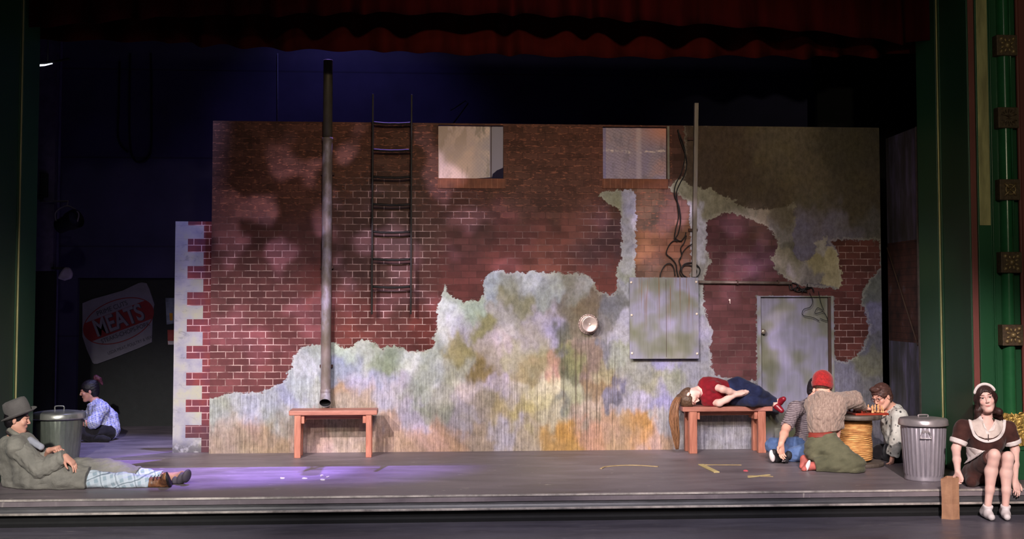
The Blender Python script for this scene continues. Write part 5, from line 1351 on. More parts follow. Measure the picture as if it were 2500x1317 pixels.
def patch(cast, poly, name, mat, root, off=.003, step=2.0, **k):
    us = [p[0] for p in poly]; vs_ = [p[1] for p in poly]
    gu = np.arange(min(us), max(us)+step, step); gv = np.arange(min(vs_), max(vs_)+step, step)
    UU, VV = np.meshgrid(gu, gv); sd = seg_sdf(UU, VV, poly)
    m = MB(); idx = {}; vs = []
    for j in range(len(gv)):
        for i in range(len(gu)):
            if sd[j, i] > -step*.75:
                pu, pv = gu[i], gv[j]
                if sd[j, i] < step*.75:
                    best = None
                    for a_ in range(len(poly)):
                        (ax, ay), (bx_, by_) = poly[a_], poly[(a_+1) % len(poly)]
                        ex, ey = bx_-ax, by_-ay; tt = min(1, max(0, ((pu-ax)*ex+(pv-ay)*ey)/(ex*ex+ey*ey+1e-9)))
                        qd = math.hypot(pu-ax-tt*ex, pv-ay-tt*ey)
                        if best is None or qd < best[0]: best = (qd, ax+tt*ex, ay+tt*ey)
                    pu, pv = best[1], best[2]
                h = cast(pu, pv)
                if h: idx[(i, j)] = len(vs); vs.append(h[0]+h[1]*off)
    fs = [(idx[(i, j)], idx[(i+1, j)], idx[(i+1, j+1)], idx[(i, j+1)]) for (i, j) in idx if all(q in idx for q in ((i+1, j), (i+1, j+1), (i, j+1)))]
    m.add(vs, fs, 0, True); o = wpart(m, name, mat, root, **k)
    sd_ = o.modifiers.new('thick', 'SOLIDIFY'); sd_.thickness = .006; sd_.offset = 0; return o
def shoe(S, ankle, heel, toe, up, sc=1.0, w_=1.0):
    ankle, heel, toe = A3(ankle), A3(heel), A3(toe); d = unit(toe-heel); u = unit(up)
    S.cone(ankle, heel+u*.045, .044*sc, .042*sc, .03); S.cone(heel+u*.035, heel+(toe-heel)*.5+u*.036, .037*sc, .036*w_*sc, .02)
    S.cone(heel+(toe-heel)*.45+u*.034, toe-d*.035+u*.026, .039*w_*sc, .030*w_*sc, .02)

def strands(name, mat, root, pts, rad, n, label, seed=4):
    r = random.Random(seed); m = MB(); P = curve_pts(pts, 6); R = np.interp(np.linspace(0, 1, len(P)), np.linspace(0, 1, len(rad)), rad)
    for k in range(n):
        a, q = r.uniform(0, 2*pi), math.sqrt(r.random()); ph = r.uniform(0, 6); end = len(P)-r.choice((0, 0, 1, 2, 4, 7)); fr = r.uniform(2, 5)
        L = []
        for i in range(end):
            rr = R[i]*(q+.10*math.sin(i/len(P)*fr*3+ph)); L.append(P[i]+Vector((rr*math.cos(a+.5*math.sin(i*.12+ph)), rr*math.sin(a)*.8, 0)))
        m.tube(L, [.0048]*(end-3)+[.004, .003, .001], 5)
    return wpart(m, name, mat, root, label=label)
def jt(Y0): return lambda u, v, dy=0.0: A3(PY(u, v, Y0+dy))
# ---------------------------------------------------------------- person in the brown waitress dress, sitting on the stage edge
def waitress():
    Y0 = Y_EDGE; J = jt(Y0)
    root = empty('person', J(2400, 1195), label='person in brown waitress dress with white collar and headband, sitting on the stage edge', cat='person')
    hd = Head(J(2407, 975, .13), (-.34, -.93, .04), (-.19, .0, .98), .98)
    neck = J(2409, 1026, .19)
    shR, shL = J(2352, 1044, .17), J(2460, 1046, .17); hpR, hpL = J(2378, 1160, .30), J(2424, 1160, .30)
    knR, knL = J(2427, 1112, -.16), J(2461, 1118, -.14); anR, anL = J(2412, 1232, -.13), J(2455, 1232, -.12)
    elR, elL = J(2334, 1096, .16), J(2478, 1098, .16); wrR, wrL = J(2338, 1152, -.07), J(2478, 1172, -.0)
    S = Sdf(); hd.add(S, neck, .044, True)
    torso(S, shL, shR, hpL, hpR, (0, -1, 0), 0, .9, chest=1.0)
    for a, b, c in ((shR, elR, wrR), (shL, elL, wrL)): S.chain([a, b, (b+c)/2, c], [.044, .037, .033, .024], .02)
    for a, b, c in ((hpR, knR, anR), (hpL, knL, anL)):
        S.chain([a, b], [.078, .047], .03); S.chain([b, b+(c-b)*.14, b+(c-b)*.34+A3((0, .018, 0)), b+(c-b)*.7, c], [.045, .043, .052, .036, .029], .02); S.ell(b+A3((0, -.012, .002)), (.034, .030, .042), None, .03)
    hand(S, wrR, (.22, -.22, -.95), (-.85, -.45, -.05), (.55, .9, .7), .05, .7, .86, side=1)
    hand(S, wrL, (-.06, -.45, -.88), (-.2, .8, -.3), (.15, .35, .3), .06, .3, .88, side=1)
    body = S.mesh('body', SKIN, root, .0048, tint=hd.tint((.84, .48, .50), (.28, .2, .2)), label='fair skinned body with bare knees')
    hd.eyes(root)
    # dress
    BR = cloth('brown_dress', C(58, 34, 32), C(82, 50, 44)); WH = cloth('white_cotton', C(226, 214, 210), C(244, 234, 230), bump=.2)
    D = Sdf(); torso(D, shL, shR, hpL, hpR, (0, -1, 0), .016, .92, chest=1.08)
    D.ell((shL+shR)/2+A3((0, -.055, -.13)), (.13, .08, .09), None, .05)
    for a, b in ((shR, elR), (shL, elL)): D.chain([a, a+(b-a)*.62], [.066, .066], .03, flat=True)
    for a, b in ((hpR, knR), (hpL, knL)): D.cone(a, a+(b-a)*.88, .104, .072, .05, flat=True)
    D.cone((hpR+hpL)/2+A3((0, 0, -.0)), (hpR*.35+knR*.65+hpL*.35+knL*.65)/2+A3((0, .0, -.03)), .12, .07, .06)
    D.cone(hpR, J(2372, 1178, .10), .08, .05, .05)
    D.ell(A3(hd.at(0, .02, -.115)), (.058, .10, .05), None, .02, '-')
    D.ell((shL+shR)/2+A3((0, -.10, .045)), (.066, .075, .075), None, .02, '-')
    dress = D.mesh('dress', BR, root, .007, folds(.006, 26, 3), floor=.004 if False else None)
    C_ = Sdf()
    for a, b, nm in ((shR, elR, 0), (shL, elL, 1)):
        C_ = Sdf(); q = a+(b-a)*.58; q2 = a+(b-a)*.78; C_.cone(q-(b-a)*.0, q2, .077, .070, .005, flat=True)
        C_.mesh('sleeve_cuff', WH, root, .006, folds(.002, 40, 4), cuts=((q, unit(a-b)),), label='white sleeve cuff')
    cst = caster([dress, body])
    CR = cloth('cream_blouse', C(206, 188, 180), C(230, 214, 204), bump=.3)
    patch(cst, [(2366, 1018), (2374, 1024), (2384, 1022), (2393, 1014), (2400, 1030), (2411, 1058), (2424, 1040), (2432, 1016), (2440, 1024), (2448, 1026), (2447, 1046), (2438, 1062), (2424, 1071), (2404, 1072), (2388, 1066), (2377, 1050), (2370, 1032)], 'blouse_inset', CR, root, .006, 1.0, label='cream blouse inset')
    ribbon(cst, [(2391, 1014), (2396, 1028), (2403, 1046), (2411, 1060)], .026, 'blouse_lapel', WH, root, .004)
    ribbon(cst, [(2433, 1010), (2433, 1028), (2425, 1044), (2413, 1060)], .026, 'blouse_lapel', WH, root, .004)
    ribbon(cst, [(2363, 1010), (2367, 1028), (2373, 1050), (2384, 1068), (2400, 1077), (2417, 1078), (2434, 1072), (2446, 1058), (2451, 1040), (2455, 1016)], .024, 'collar_trim', WH, root, .006, label='wide white U-shaped collar trim')
    ribbon(cst, [(2412, 1062), (2412, 1078)], .006, 'front_slit', H_DARK, root, .010)
    patch(caster([dress]), [(2357, 1090), (2380, 1094), (2406, 1102), (2396, 1112), (2378, 1124), (2360, 1134), (2344, 1142), (2341, 1120), (2350, 1104)], 'apron', WH, root, .012, 1.0, label='white apron')
    # shoes
    SW = plain('white_canvas', C(226, 216, 216), .6, var=.06); 
    for an, heel, toe in ((anR, J(2404, 1252, -.05), J(2424, 1258, -.26)), (anL, J(2452, 1252, -.04), J(2460, 1259, -.26))):
        heel = A3((heel[0], heel[1], Z_LOW+.006)); toe = A3((toe[0], toe[1], Z_LOW+.006))
        Q = Sdf(); shoe(Q, an+A3((0, 0, -.018)), heel, toe, (0, 0, 1), .95); o = Q.mesh('shoe', SW, root, .005, floor=Z_LOW+.004, cuts=((an+A3((0, 0, -.008)), A3((0, -.25, .97))),), label='white canvas shoe')
        d = toe-heel; m = MB()
        for k in range(4):
            c = heel+d*(.42+.09*k)+A3((0, 0, .078-.008*k)); m.tube([c+A3((-.018, 0, -.006)), c+A3((0, 0, .003)), c+A3((.018, 0, -.006))], .003, 6)
        wpart(m, 'laces', WH, root)
    # hair and band
    Hs = Sdf(); hd.cap(Hs, .012)
    Hs.ell(hd.at(0, .085, -.035), A3((.062, .066, .098)), hd.R, .012, '-')
    Hs.chain([hd.at(-.066, -.01, .0), J(2387, 1004, .16), J(2383, 1024, .20)], [.026, .022, .018], .04); Hs.chain([hd.at(.066, -.015, .0), J(2439, 1006, .19), J(2443, 1024, .24)], [.026, .022, .018], .04); Hs.chain([hd.at(-.050, -.05, .0), J(2388, 1018, .25)], [.04, .03], .04); Hs.chain([hd.at(.050, -.05, .0), J(2436, 1018, .26)], [.04, .03], .04)
    Hs.cone(hd.at(0, -.08, -.02), neck+A3((0, .05, -.03)), .06, .05, .04)
    Hs.mesh('hair', H_DARK, root, .005, folds(.004, 120, 2, (1, 1, 8)))
    m = MB(); m.tube([A3(hd.at(.088*math.cos(a), .016+.022*math.sin(a), .036+.098*math.sin(a))) for a in np.linspace(.22, pi-.22, 26)], [.005]+[.013]*24+[.005], 10)
    wpart(m, 'headband', WH, root, label='white fabric headband')
waitress()

# ---------------------------------------------------------------- person in the hat and long coat
def hatman():
    Y0 = PZ(110, 1196).y+.19; J = jt(Y0)
    root = empty('person', J(90, 1190), label='person in grey fedora and long olive coat slumped against the left green jamb, legs outstretched', cat='person')
    hd = Head(J(43, 1025, 0), (.98, .06, -.12), (.10, .0, 1), .98, True)
    neck = J(33, 1064, 0)
    shN, shF = J(38, 1088, -.17), J(52, 1084, .16); hpN, hpF = J(84, 1164, -.09), J(88, 1162, .09)
    knN, knF = J(228, 1172, -.10), J(232, 1152, .14); anN, anF = J(368, 1181, -.10), J(398, 1168, .10)
    elN, elF = J(98, 1150, -.20), J(112, 1134, .06); wrN, wrF = J(160, 1116, -.22), J(120, 1101, -.17)
    S = Sdf(); hd.add(S, neck, .048); torso(S, shN, shF, hpN, hpF, (1, 0, 0), 0)
    for a, b, c in ((shN, elN, wrN), (shF, elF, wrF)): S.chain([a, b, (b+c)/2, c], [.050, .042, .038, .028], .02)
    for a, b, c in ((hpN, knN, anN), (hpF, knF, anF)): S.chain([a, b, b+(c-b)*.35, c], [.082, .058, .054, .036], .03)
    hand(S, wrN, (.62, -.10, -.52), (-.55, .25, -.60), (.30, .30, .25), .14, .55, .98, side=-1)
    hand(S, wrF, (.80, -.25, .30), (.1, .1, -.9), (1.35, 1.4, .9), .0, .9, .98, side=1)
    S.mesh('body', SKIN2, root, .0048, tint=hd.tint((.80, .5, .5), (.16, .12, .12), False))
    COATM = cloth('olive_coat', C(112, 110, 104), C(146, 143, 134), 6, .6); 
    K = Sdf(); torso(K, shN, shF, hpN, hpF, (1, 0, 0), .038, 1.0)
    Z_ = Sdf(); Z_.chain([shN+A3((0, .02, -.01)), elN, (elN+wrN)/2, wrN-(wrN-elN)*.05], [.088, .080, .072, .058], .03, flat=True); Z_.mesh('sleeve', COATM, root, .007, lambda x, y, z: folds(.011, 18, 12)(x, y, z)+folds(.006, 40, 6)(x, y, z), label='near coat sleeve')
    K.chain([shF, elF, elF+(wrF-elF)*.7], [.08, .07, .062], .03, flat=True)
    K.chain([hpN+A3((-.02, -.02, -.01)), J(150, 1166, -.14), J(214, 1170, -.15)], [.130, .112, .098], .05, flat=True)
    K.chain([hpF, J(170, 1160, .05), J(214, 1164, .0)], [.12, .10, .07], .05, flat=True)
    K.chain([J(190, 1150, .10), J(260, 1150, .12), J(336, 1164, .10)], [.11, .100, .080], .03, flat=True)
    K.cone(J(20, 1092, .0), J(34, 1172, .03), .09, .10, .06); K.cone(J(60, 1180, -.05), J(50, 1188, -.02), .10, .09, .06)
    K.ell(hd.at(0, .03, -.10), (.07, .07, .05), None, .02, '-')
    K.mesh('coat', COATM, root, .007, lambda x, y, z: folds(.012, 13, 11)(x, y, z)+folds(.006, 34, 5)(x, y, z), floor=.003)
    m = MB(); m.tube(curve_pts([J(22, 1050, -.06), J(33, 1058, -.095), J(52, 1069, -.10), J(66, 1082, -.09), J(74, 1096, -.06)], 6), [.022]*25, 8)
    wpart(m, 'coat_collar', cloth('pale_collar', C(120, 116, 106), C(150, 146, 136)), root)
    m = MB(); n_ = 20; m.tube([A3(J(44, 1062, 0))+A3((.072*math.cos(a), .078*math.sin(a), .018*math.sin(a*2)-.02*math.cos(a))) for a in np.linspace(0, 2*pi, n_, endpoint=False)], .030, 10, closed=True)
    wpart(m, 'scarf', plaid('dark_scarf', C(52, 44, 46), C(84, 76, 78), C(30, 26, 30), 18), root, label='dark checked scarf')
    T = Sdf(); T.chain([J(74, 1076, -.10), J(100, 1092, -.155)], [.030, .028], .01); T.mesh('shirt_cuff', cloth('pale_blue_shirt', C(150, 152, 166), C(176, 178, 190)), root, .006, folds(.003, 50, 1), label='pale blue-grey shirt sleeve')
    # trousers
    PJ = plaid('pale_plaid', C(150, 168, 180), C(196, 206, 216), C(98, 116, 128), 15)
    L = Sdf()
    for a, b, c, f in ((hpN, knN, anN, 1), (hpF, knF, anF, 1)): L.chain([a, b, b+(c-b)*.5, c-(c-b)*.02], [.095, .078, .070, .062], .03, flat=True)
    L.mesh('trousers', PJ, root, .007, folds(.009, 34, 5), floor=.003, label='pale blue plaid trousers')
    BRN = rusty('brown_leather', C(70, 44, 28), C(112, 72, 46), C(160, 112, 76), (3, 3, 3), .45, 0); SOL = plain('dark_sole', C(38, 34, 36), .7); GRY = plain('grey_sole', C(74, 68, 76), .75, var=.15)
    B = Sdf(); B.chain([anN, J(404, 1180, -.10)], [.052, .056], .03); B.chain([J(402, 1182, -.10), J(407, 1164, -.22)], [.052, .038], .02); B.mesh('boot', BRN, root, .006, folds(.003, 60, 3), floor=.003, cuts=((J(416, 1180, -.1), A3((.97, .1, .2))),), label='scuffed brown leather boot')
    B = Sdf(); B.chain([J(408, 1184, -.09), J(411, 1165, -.22)], [.058, .044], .02); B.mesh('boot_sole', SOL, root, .006, floor=.003, cuts=((J(411.5, 1180, -.1), A3((-.97, -.1, -.2))), (J(418, 1180, -.1), A3((.97, .1, .2)))))
    m = MB()
    for k in range(4): 
        c = J(376+9*k, 1168-2*k, -.155); m.tube([c+A3((-.008, -.01, -.015)), c+A3((0, -.014, .0)), c+A3((.008, 0, .02))], .004, 6)
    wpart(m, 'boot_laces', SOL, root)
    B = Sdf(); B.chain([anF, J(432, 1168, .10)], [.048, .050], .03); B.chain([J(430, 1170, .1), J(456, 1157, .02)], [.050, .040], .02); B.mesh('boot', cloth('tan_upper', C(150, 108, 92), C(186, 142, 122)), root, .006, floor=.003, cuts=((J(452, 1166, .08), A3((.80, -.45, .1))),), label='tan boot upper turned away')
    R_ = np.stack([unit((.45, .85, .1)), unit(np.cross(unit((.30, -.1, .85)), unit((.45, .85, .1)))), unit((.30, -.1, .85))], 1)
    B = Sdf(); B.ell(J(443, 1170, .035), (.050, .030, .062), R_, .02); B.ell(J(456, 1163, .0), (.052, .028, .064), R_, .03); B.ell(J(428, 1176, .06), (.04, .03, .05), R_, .03); B.mesh('boot_sole', GRY, root, .006, floor=.003, label='worn grey boot sole')
    # hair, hat
    Hs = Sdf(); hd.cap(Hs, .008); Hs.ell(hd.at(0, .085, -.05), (.09, .075, .10), hd.R, .012, '-'); Hs.ell(hd.at(-.08, .02, -.03), (.04, .05, .05), hd.R, .01, '-')
    Hs.mesh('hair', H_BLACK, root, .005, folds(.003, 80, 2))
    up = unit((-.36, -.10, .92)); fx = unit(A3((.92, -.1, .36))); fx = unit(fx-up*(fx@up)); rt = np.cross(up, fx)
    c0 = A3(J(47, 1013, 0)); HM = cloth('grey_felt', C(92, 88, 88), C(112, 108, 106), 8, .12)
    hat = MB(); n = 64
    def ring(fx_r, rt_r, h, curl=0): return [c0+fx*(fx_r*math.cos(a))+rt*(rt_r*math.sin(a))+up*(h+curl*(math.sin(a)**2)) for a in np.linspace(0, 2*pi, n, endpoint=False)]
    rows = [ring(.155, .140, .006, .020), ring(.157, .142, .000, .020), ring(.125, .112, -.010, .006), ring(.105, .088, -.004), ring(.104, .087, .01), ring(.107, .090, .05), ring(.104, .086, .10), ring(.096, .074, .128), ring(.075, .050, .136), ring(.045, .022, .118), ring(.02, .008, .112)]
    vs = [p for r in rows for p in r]; hat.add(vs, [(j*n+i, j*n+(i+1) % n, (j+1)*n+(i+1) % n, (j+1)*n+i) for j in range(len(rows)-1) for i in range(n)]+[tuple((len(rows)-1)*n+i for i in range(n))], 0, True)
    ht = wpart(hat, 'hat', HM, root, label='grey felt fedora'); sd = ht.modifiers.new('t', 'SOLIDIFY'); sd.thickness = .004
    m = MB(); vs = [p for r in (ring(.1085, .0915, .004), ring(.1095, .0925, .034)) for p in r]; m.add(vs, [(i, (i+1) % n, n+(i+1) % n, n+i) for i in range(n)], 0, True)
    hb = m.build('hat_band', plain('hat_band', C(70, 66, 70), .5, var=.1)); hb.parent = ht; hb.matrix_parent_inverse = Matrix.Translation(-root.location)
hatman()

# ---------------------------------------------------------------- person in plaid behind the left bin
def plaidperson():
    Y0 = PZ(245, 1078).y+.16; J = jt(Y0)
    root = empty('person', J(240, 1075), label='person in blue and white plaid shirt sitting cross-legged in the shadow behind the left bin', cat='person')
    hd = Head(J(218, 956, 0), (-.95, -.24, -.18), (-.12, .0, 1), .98, True)
    neck = J(235, 984, 0)
    shN, shF = J(247, 997, -.16), J(232, 996, .15); hpN, hpF = J(262, 1056, -.09), J(258, 1056, .09)
    knN, knF = J(206, 1056, -.22), J(200, 1050, .25); anN, anF = J(232, 1071, -.24), J(226, 1070, .0)
    elN, elF = J(230, 1032, -.26), J(208, 1026, .2); wrN, wrF = J(192, 1036, -.24), J(196, 1008, .05)
    S = Sdf(); hd.add(S, neck, .044); torso(S, shN, shF, hpN, hpF, (-1, 0, 0), 0, .92, bend=-.05)
    for a, b, c in ((shN, elN, wrN), (shF, elF, wrF)): S.chain([a, b, (b+c)/2, c], [.045, .038, .034, .026], .02)
    for a, b, c in ((hpN, knN, anN), (hpF, knF, anF)): S.chain([a, b, b+(c-b)*.4, c], [.08, .056, .050, .034], .03)
    hand(S, wrN, (-.9, -.1, -.3), (0, 0, -1), (.3, .3, .3), .1, .5, .9, side=1); hand(S, wrF, (-.9, -.1, -.3), (0, 0, -1), (.3, .3, .3), .1, .5, .9, side=1)
    S.mesh('body', SKIN3, root, .0055, tint=hd.tint((.72, .4, .46), (.14, .1, .12), False))
    PM = plaid('blue_plaid', C(130, 136, 196), C(214, 214, 236), C(70, 74, 110), 32)
    K = Sdf(); torso(K, shN, shF, hpN, hpF, (-1, 0, 0), .030, .95, bend=-.06)
    K.chain([shN, elN, elN+(wrN-elN)*.35], [.070, .066, .062], .03, flat=True); K.chain([shF, elF, elF+(wrF-elF)*.8], [.066, .062, .056], .03, flat=True)
    K.cone(J(266, 1020, 0), J(270, 1048, 0), .10, .105, .05); K.ell(hd.at(0, .02, -.11), (.06, .07, .05), None, .02, '-')
    K.mesh('plaid_shirt', PM, root, .007, folds(.008, 34, 3), label='blue and white plaid shirt')
    m = MB(); m.tube([A3(J(232, 984, 0))+A3((.062*math.cos(a)-.01, .066*math.sin(a), -.030*math.cos(a)*-1)) for a in np.linspace(0, 2*pi, 18, endpoint=False)], .018, 8, closed=True); wpart(m, 'shirt_collar', PM, root)
    PB = cloth('black_trousers', C(26, 24, 28), C(40, 37, 42)); L = Sdf()
    for a, b, c in ((hpN, knN, anN), (hpF, knF, anF)): L.chain([a, b, b+(c-b)*.6, c], [.10, .075, .066, .055], .04, flat=True)
    L.mesh('trousers', PB, root, .008, folds(.006, 30, 4), floor=.003)
    for an, tx in ((anN, -1), (anF, -1)):
        Q = Sdf(); h = A3((an[0], an[1], .006)); shoe(Q, A3(an), h, h+A3((.19, -.04, 0)), (0, 0, 1), .95); Q.mesh('shoe', PB, root, .007, floor=.003)
    Hs = Sdf(); hd.cap(Hs, .010); Hs.ell(hd.at(0, .095, -.055), (.09, .075, .095), hd.R, .012, '-'); Hs.ell(hd.at(.085, .02, -.035), (.03, .05, .045), hd.R, .01, '-')
    Hs.ell(hd.at(0, -.075, .09), (.035, .035, .035), hd.R, .02)
    Hs.mesh('hair', H_BLACK, root, .005, folds(.003, 80, 2))
    T = Sdf(); T.chain([hd.at(0, -.075, .10), hd.at(0, -.100, .150), hd.at(0, -.135, .120), hd.at(0, -.155, .05)], [.020, .026, .026, .012], .01); T.mesh('ponytail', hair_mat('hair_wine', C(60, 26, 38), C(96, 44, 58)), root, .005, folds(.004, 60, 3), label='wine red ponytail')
    m = MB(); m.tube([A3(hd.at(0, -.076, .098))+A3((.024*math.cos(a), .024*math.sin(a), 0)) for a in np.linspace(0, 2*pi, 14, endpoint=False)], .007, 6, closed=True); wpart(m, 'hair_tie', plain('grey_tie', C(170, 170, 180), .5), root)
plaidperson()

# ---------------------------------------------------------------- person lying on the right bench
def sleeper():
    Yb, zt = BENCH2[1], BENCH2[2]; J = jt(Yb+.13)
    root = empty('person', J(1770, 992), label='person in dark red top and blue jeans asleep on the right bench, long ponytail trailing', cat='person')
    hd = Head(J(1684, 971, -.03), (.70, -.50, -.42), (-.62, -.12, -.78), .96, True)
    neck = J(1706, 954, .02)
    shU, shD = J(1722, 938, .02), J(1728, 979, .02); hpU, hpD = J(1808, 944, .02), J(1806, 976, .02)
    elU, wrU = J(1764, 951, -.20), J(1797, 961, -.16); elD, wrD = J(1756, 985, -.14), J(1794, 966, -.17)
    knU, anU = J(1848, 958, -.17), J(1893, 981, -.02); knD, anD = J(1838, 979, -.19), J(1884, 984, -.06)
    S = Sdf(); hd.add(S, neck, .044); torso(S, shU, shD, hpU, hpD, (0, -1, 0), 0, .88, chest=.98)
    S.chain([shU, elU, (elU+wrU)/2, wrU], [.043, .037, .033, .024], .02); S.chain([shD, elD, (elD+wrD)/2, wrD], [.043, .037, .033, .024], .02)
    for a, b, c in ((hpU, knU, anU), (hpD, knD, anD)): S.chain([a, b, b+(c-b)*.4, c], [.066, .046, .040, .028], .01)
    hand(S, wrU, (.95, -.15, .25), (-.2, .3, -.9), (.15, .2, .2), .10, .35, .86, side=1); hand(S, wrD, (.92, -.15, .06), (-.1, .4, .9), (.15, .2, .2), .10, .3, .86, side=-1)
    body = S.mesh('body', SKIN, root, .0048, tint=hd.tint((.84, .5, .52), (.5, .38, .34)), floor=zt+.002)
    RD = cloth('dark_red_jersey', C(112, 14, 28), C(142, 24, 38), 10, .45)
    K = Sdf(); torso(K, shU, shD, hpU+A3((-.05, 0, 0)), hpD+A3((-.05, 0, 0)), (0, -1, 0), .018, .90, pelvis=False, waist=1.0)
    K.chain([shU, shU+(elU-shU)*.72], [.068, .056], .03, flat=True); K.chain([shD, shD+(elD-shD)*.62], [.064, .056], .03, flat=True)
    K.cone(J(1740, 950, .0), J(1742, 972, .0), .10, .10, .06)
    K.ell(J(1702, 952, -.10), (.075, .10, .068), None, .025, '-')
    K.mesh('top', RD, root, .006, folds(.007, 34, 4), floor=zt+.002, label='dark red short-sleeved top')
    JN = cloth('dark_denim', C(24, 28, 56), C(44, 52, 90), 9, .4)
    L = Sdf()
    torso(L, hpU+A3((-.10, 0, .0)), hpD+A3((-.10, 0, 0)), hpU, hpD, (0, -1, 0), .012, .86, pelvis=True)
    L = Sdf(); Rr = np.stack([A3((0, 0, 1)), A3((0, -1, 0)), A3((1, 0, 0))], 1)
    L.ell(J(1800, 957, .02), (.160, .115, .12), Rr, .04); L.ell(J(1782, 958, .02), (.130, .10, .09), Rr, .04)
    for a, b, c in ((hpU, knU, anU), (hpD, knD, anD)): L.chain([a, b, b+(c-b)*.45, c-(c-b)*.05], [.092, .068, .053, .040], .012, flat=True)
    jeans = L.mesh('jeans', JN, root, .006, folds(.003, 40, 4), floor=zt+.002, cuts=((J(1774, 957, 0), A3((-.97, 0, .12))),), label='dark blue jeans')
    SH = plain('red_shoe', C(140, 26, 42), .35, spec=.6)
    for an, toe in ((anU, J(1913, 975, -.08)), (anD, J(1908, 1003, -.10))):
        heel = A3(an)+A3((.035, .02, -.015)); d = unit(toe-heel); u = unit(np.cross(np.cross(d, A3((-.6, -.2, .6))), d))
        S2 = Sdf(); S2.cone(an, heel, .030, .032, .02); S2.cone(heel, toe-d*.03, .033, .026, .02); S2.mesh('foot', SKIN, root, .005, tint=lambda V: np.ones((len(V), 3)))
        Q = Sdf(); Q.cone(heel+(toe-heel)*.35, toe, .036, .028, .02); Q.cone(heel+A3((.01, 0, -.01)), heel+(toe-heel)*.4, .034, .034, .02); Q.mesh('shoe', SH, root, .005, cuts=((heel+d*.045+A3((0, 0, .03)), unit(-d+A3((0, 0, .5)))),), label='glossy red shoe')
    Hs = Sdf(); hd.cap(Hs, .010); Hs.ell(hd.at(0, .098, -.045), (.085, .072, .105), hd.R, .012, '-')
    Hs.ell(hd.at(0, -.105, .055), (.03, .03, .03), hd.R, .02)
    Hs.mesh('hair', H_BROWN, root, .005, folds(.003, 80, 2), floor=zt+.002)
    strands('ponytail', H_LIGHT, root, [hd.at(0, -.10, .06), J(1655, 972, -.08), J(1648, 990, -.12), J(1645, 1022, -.12), J(1649, 1058, -.11), J(1653, 1098, -.10)], [.020, .030, .042, .050, .044, .016], 170, 'long light brown ponytail hanging to the floor')
    m = MB(); q = J(1774, 964, -.105); m.lathe([(.014, 0), (.015, .003), (.010, .006), (.001, .007)], 16, Matrix.Translation(q) @ Matrix.Rotation(pi/2, 4, 'X') @ Matrix.Diagonal((.75, 1.5, 1, 1))); wpart(m, 'buckle', plain('pearl', C(236, 232, 224), .25), root, label='small white oval buckle')
sleeper()

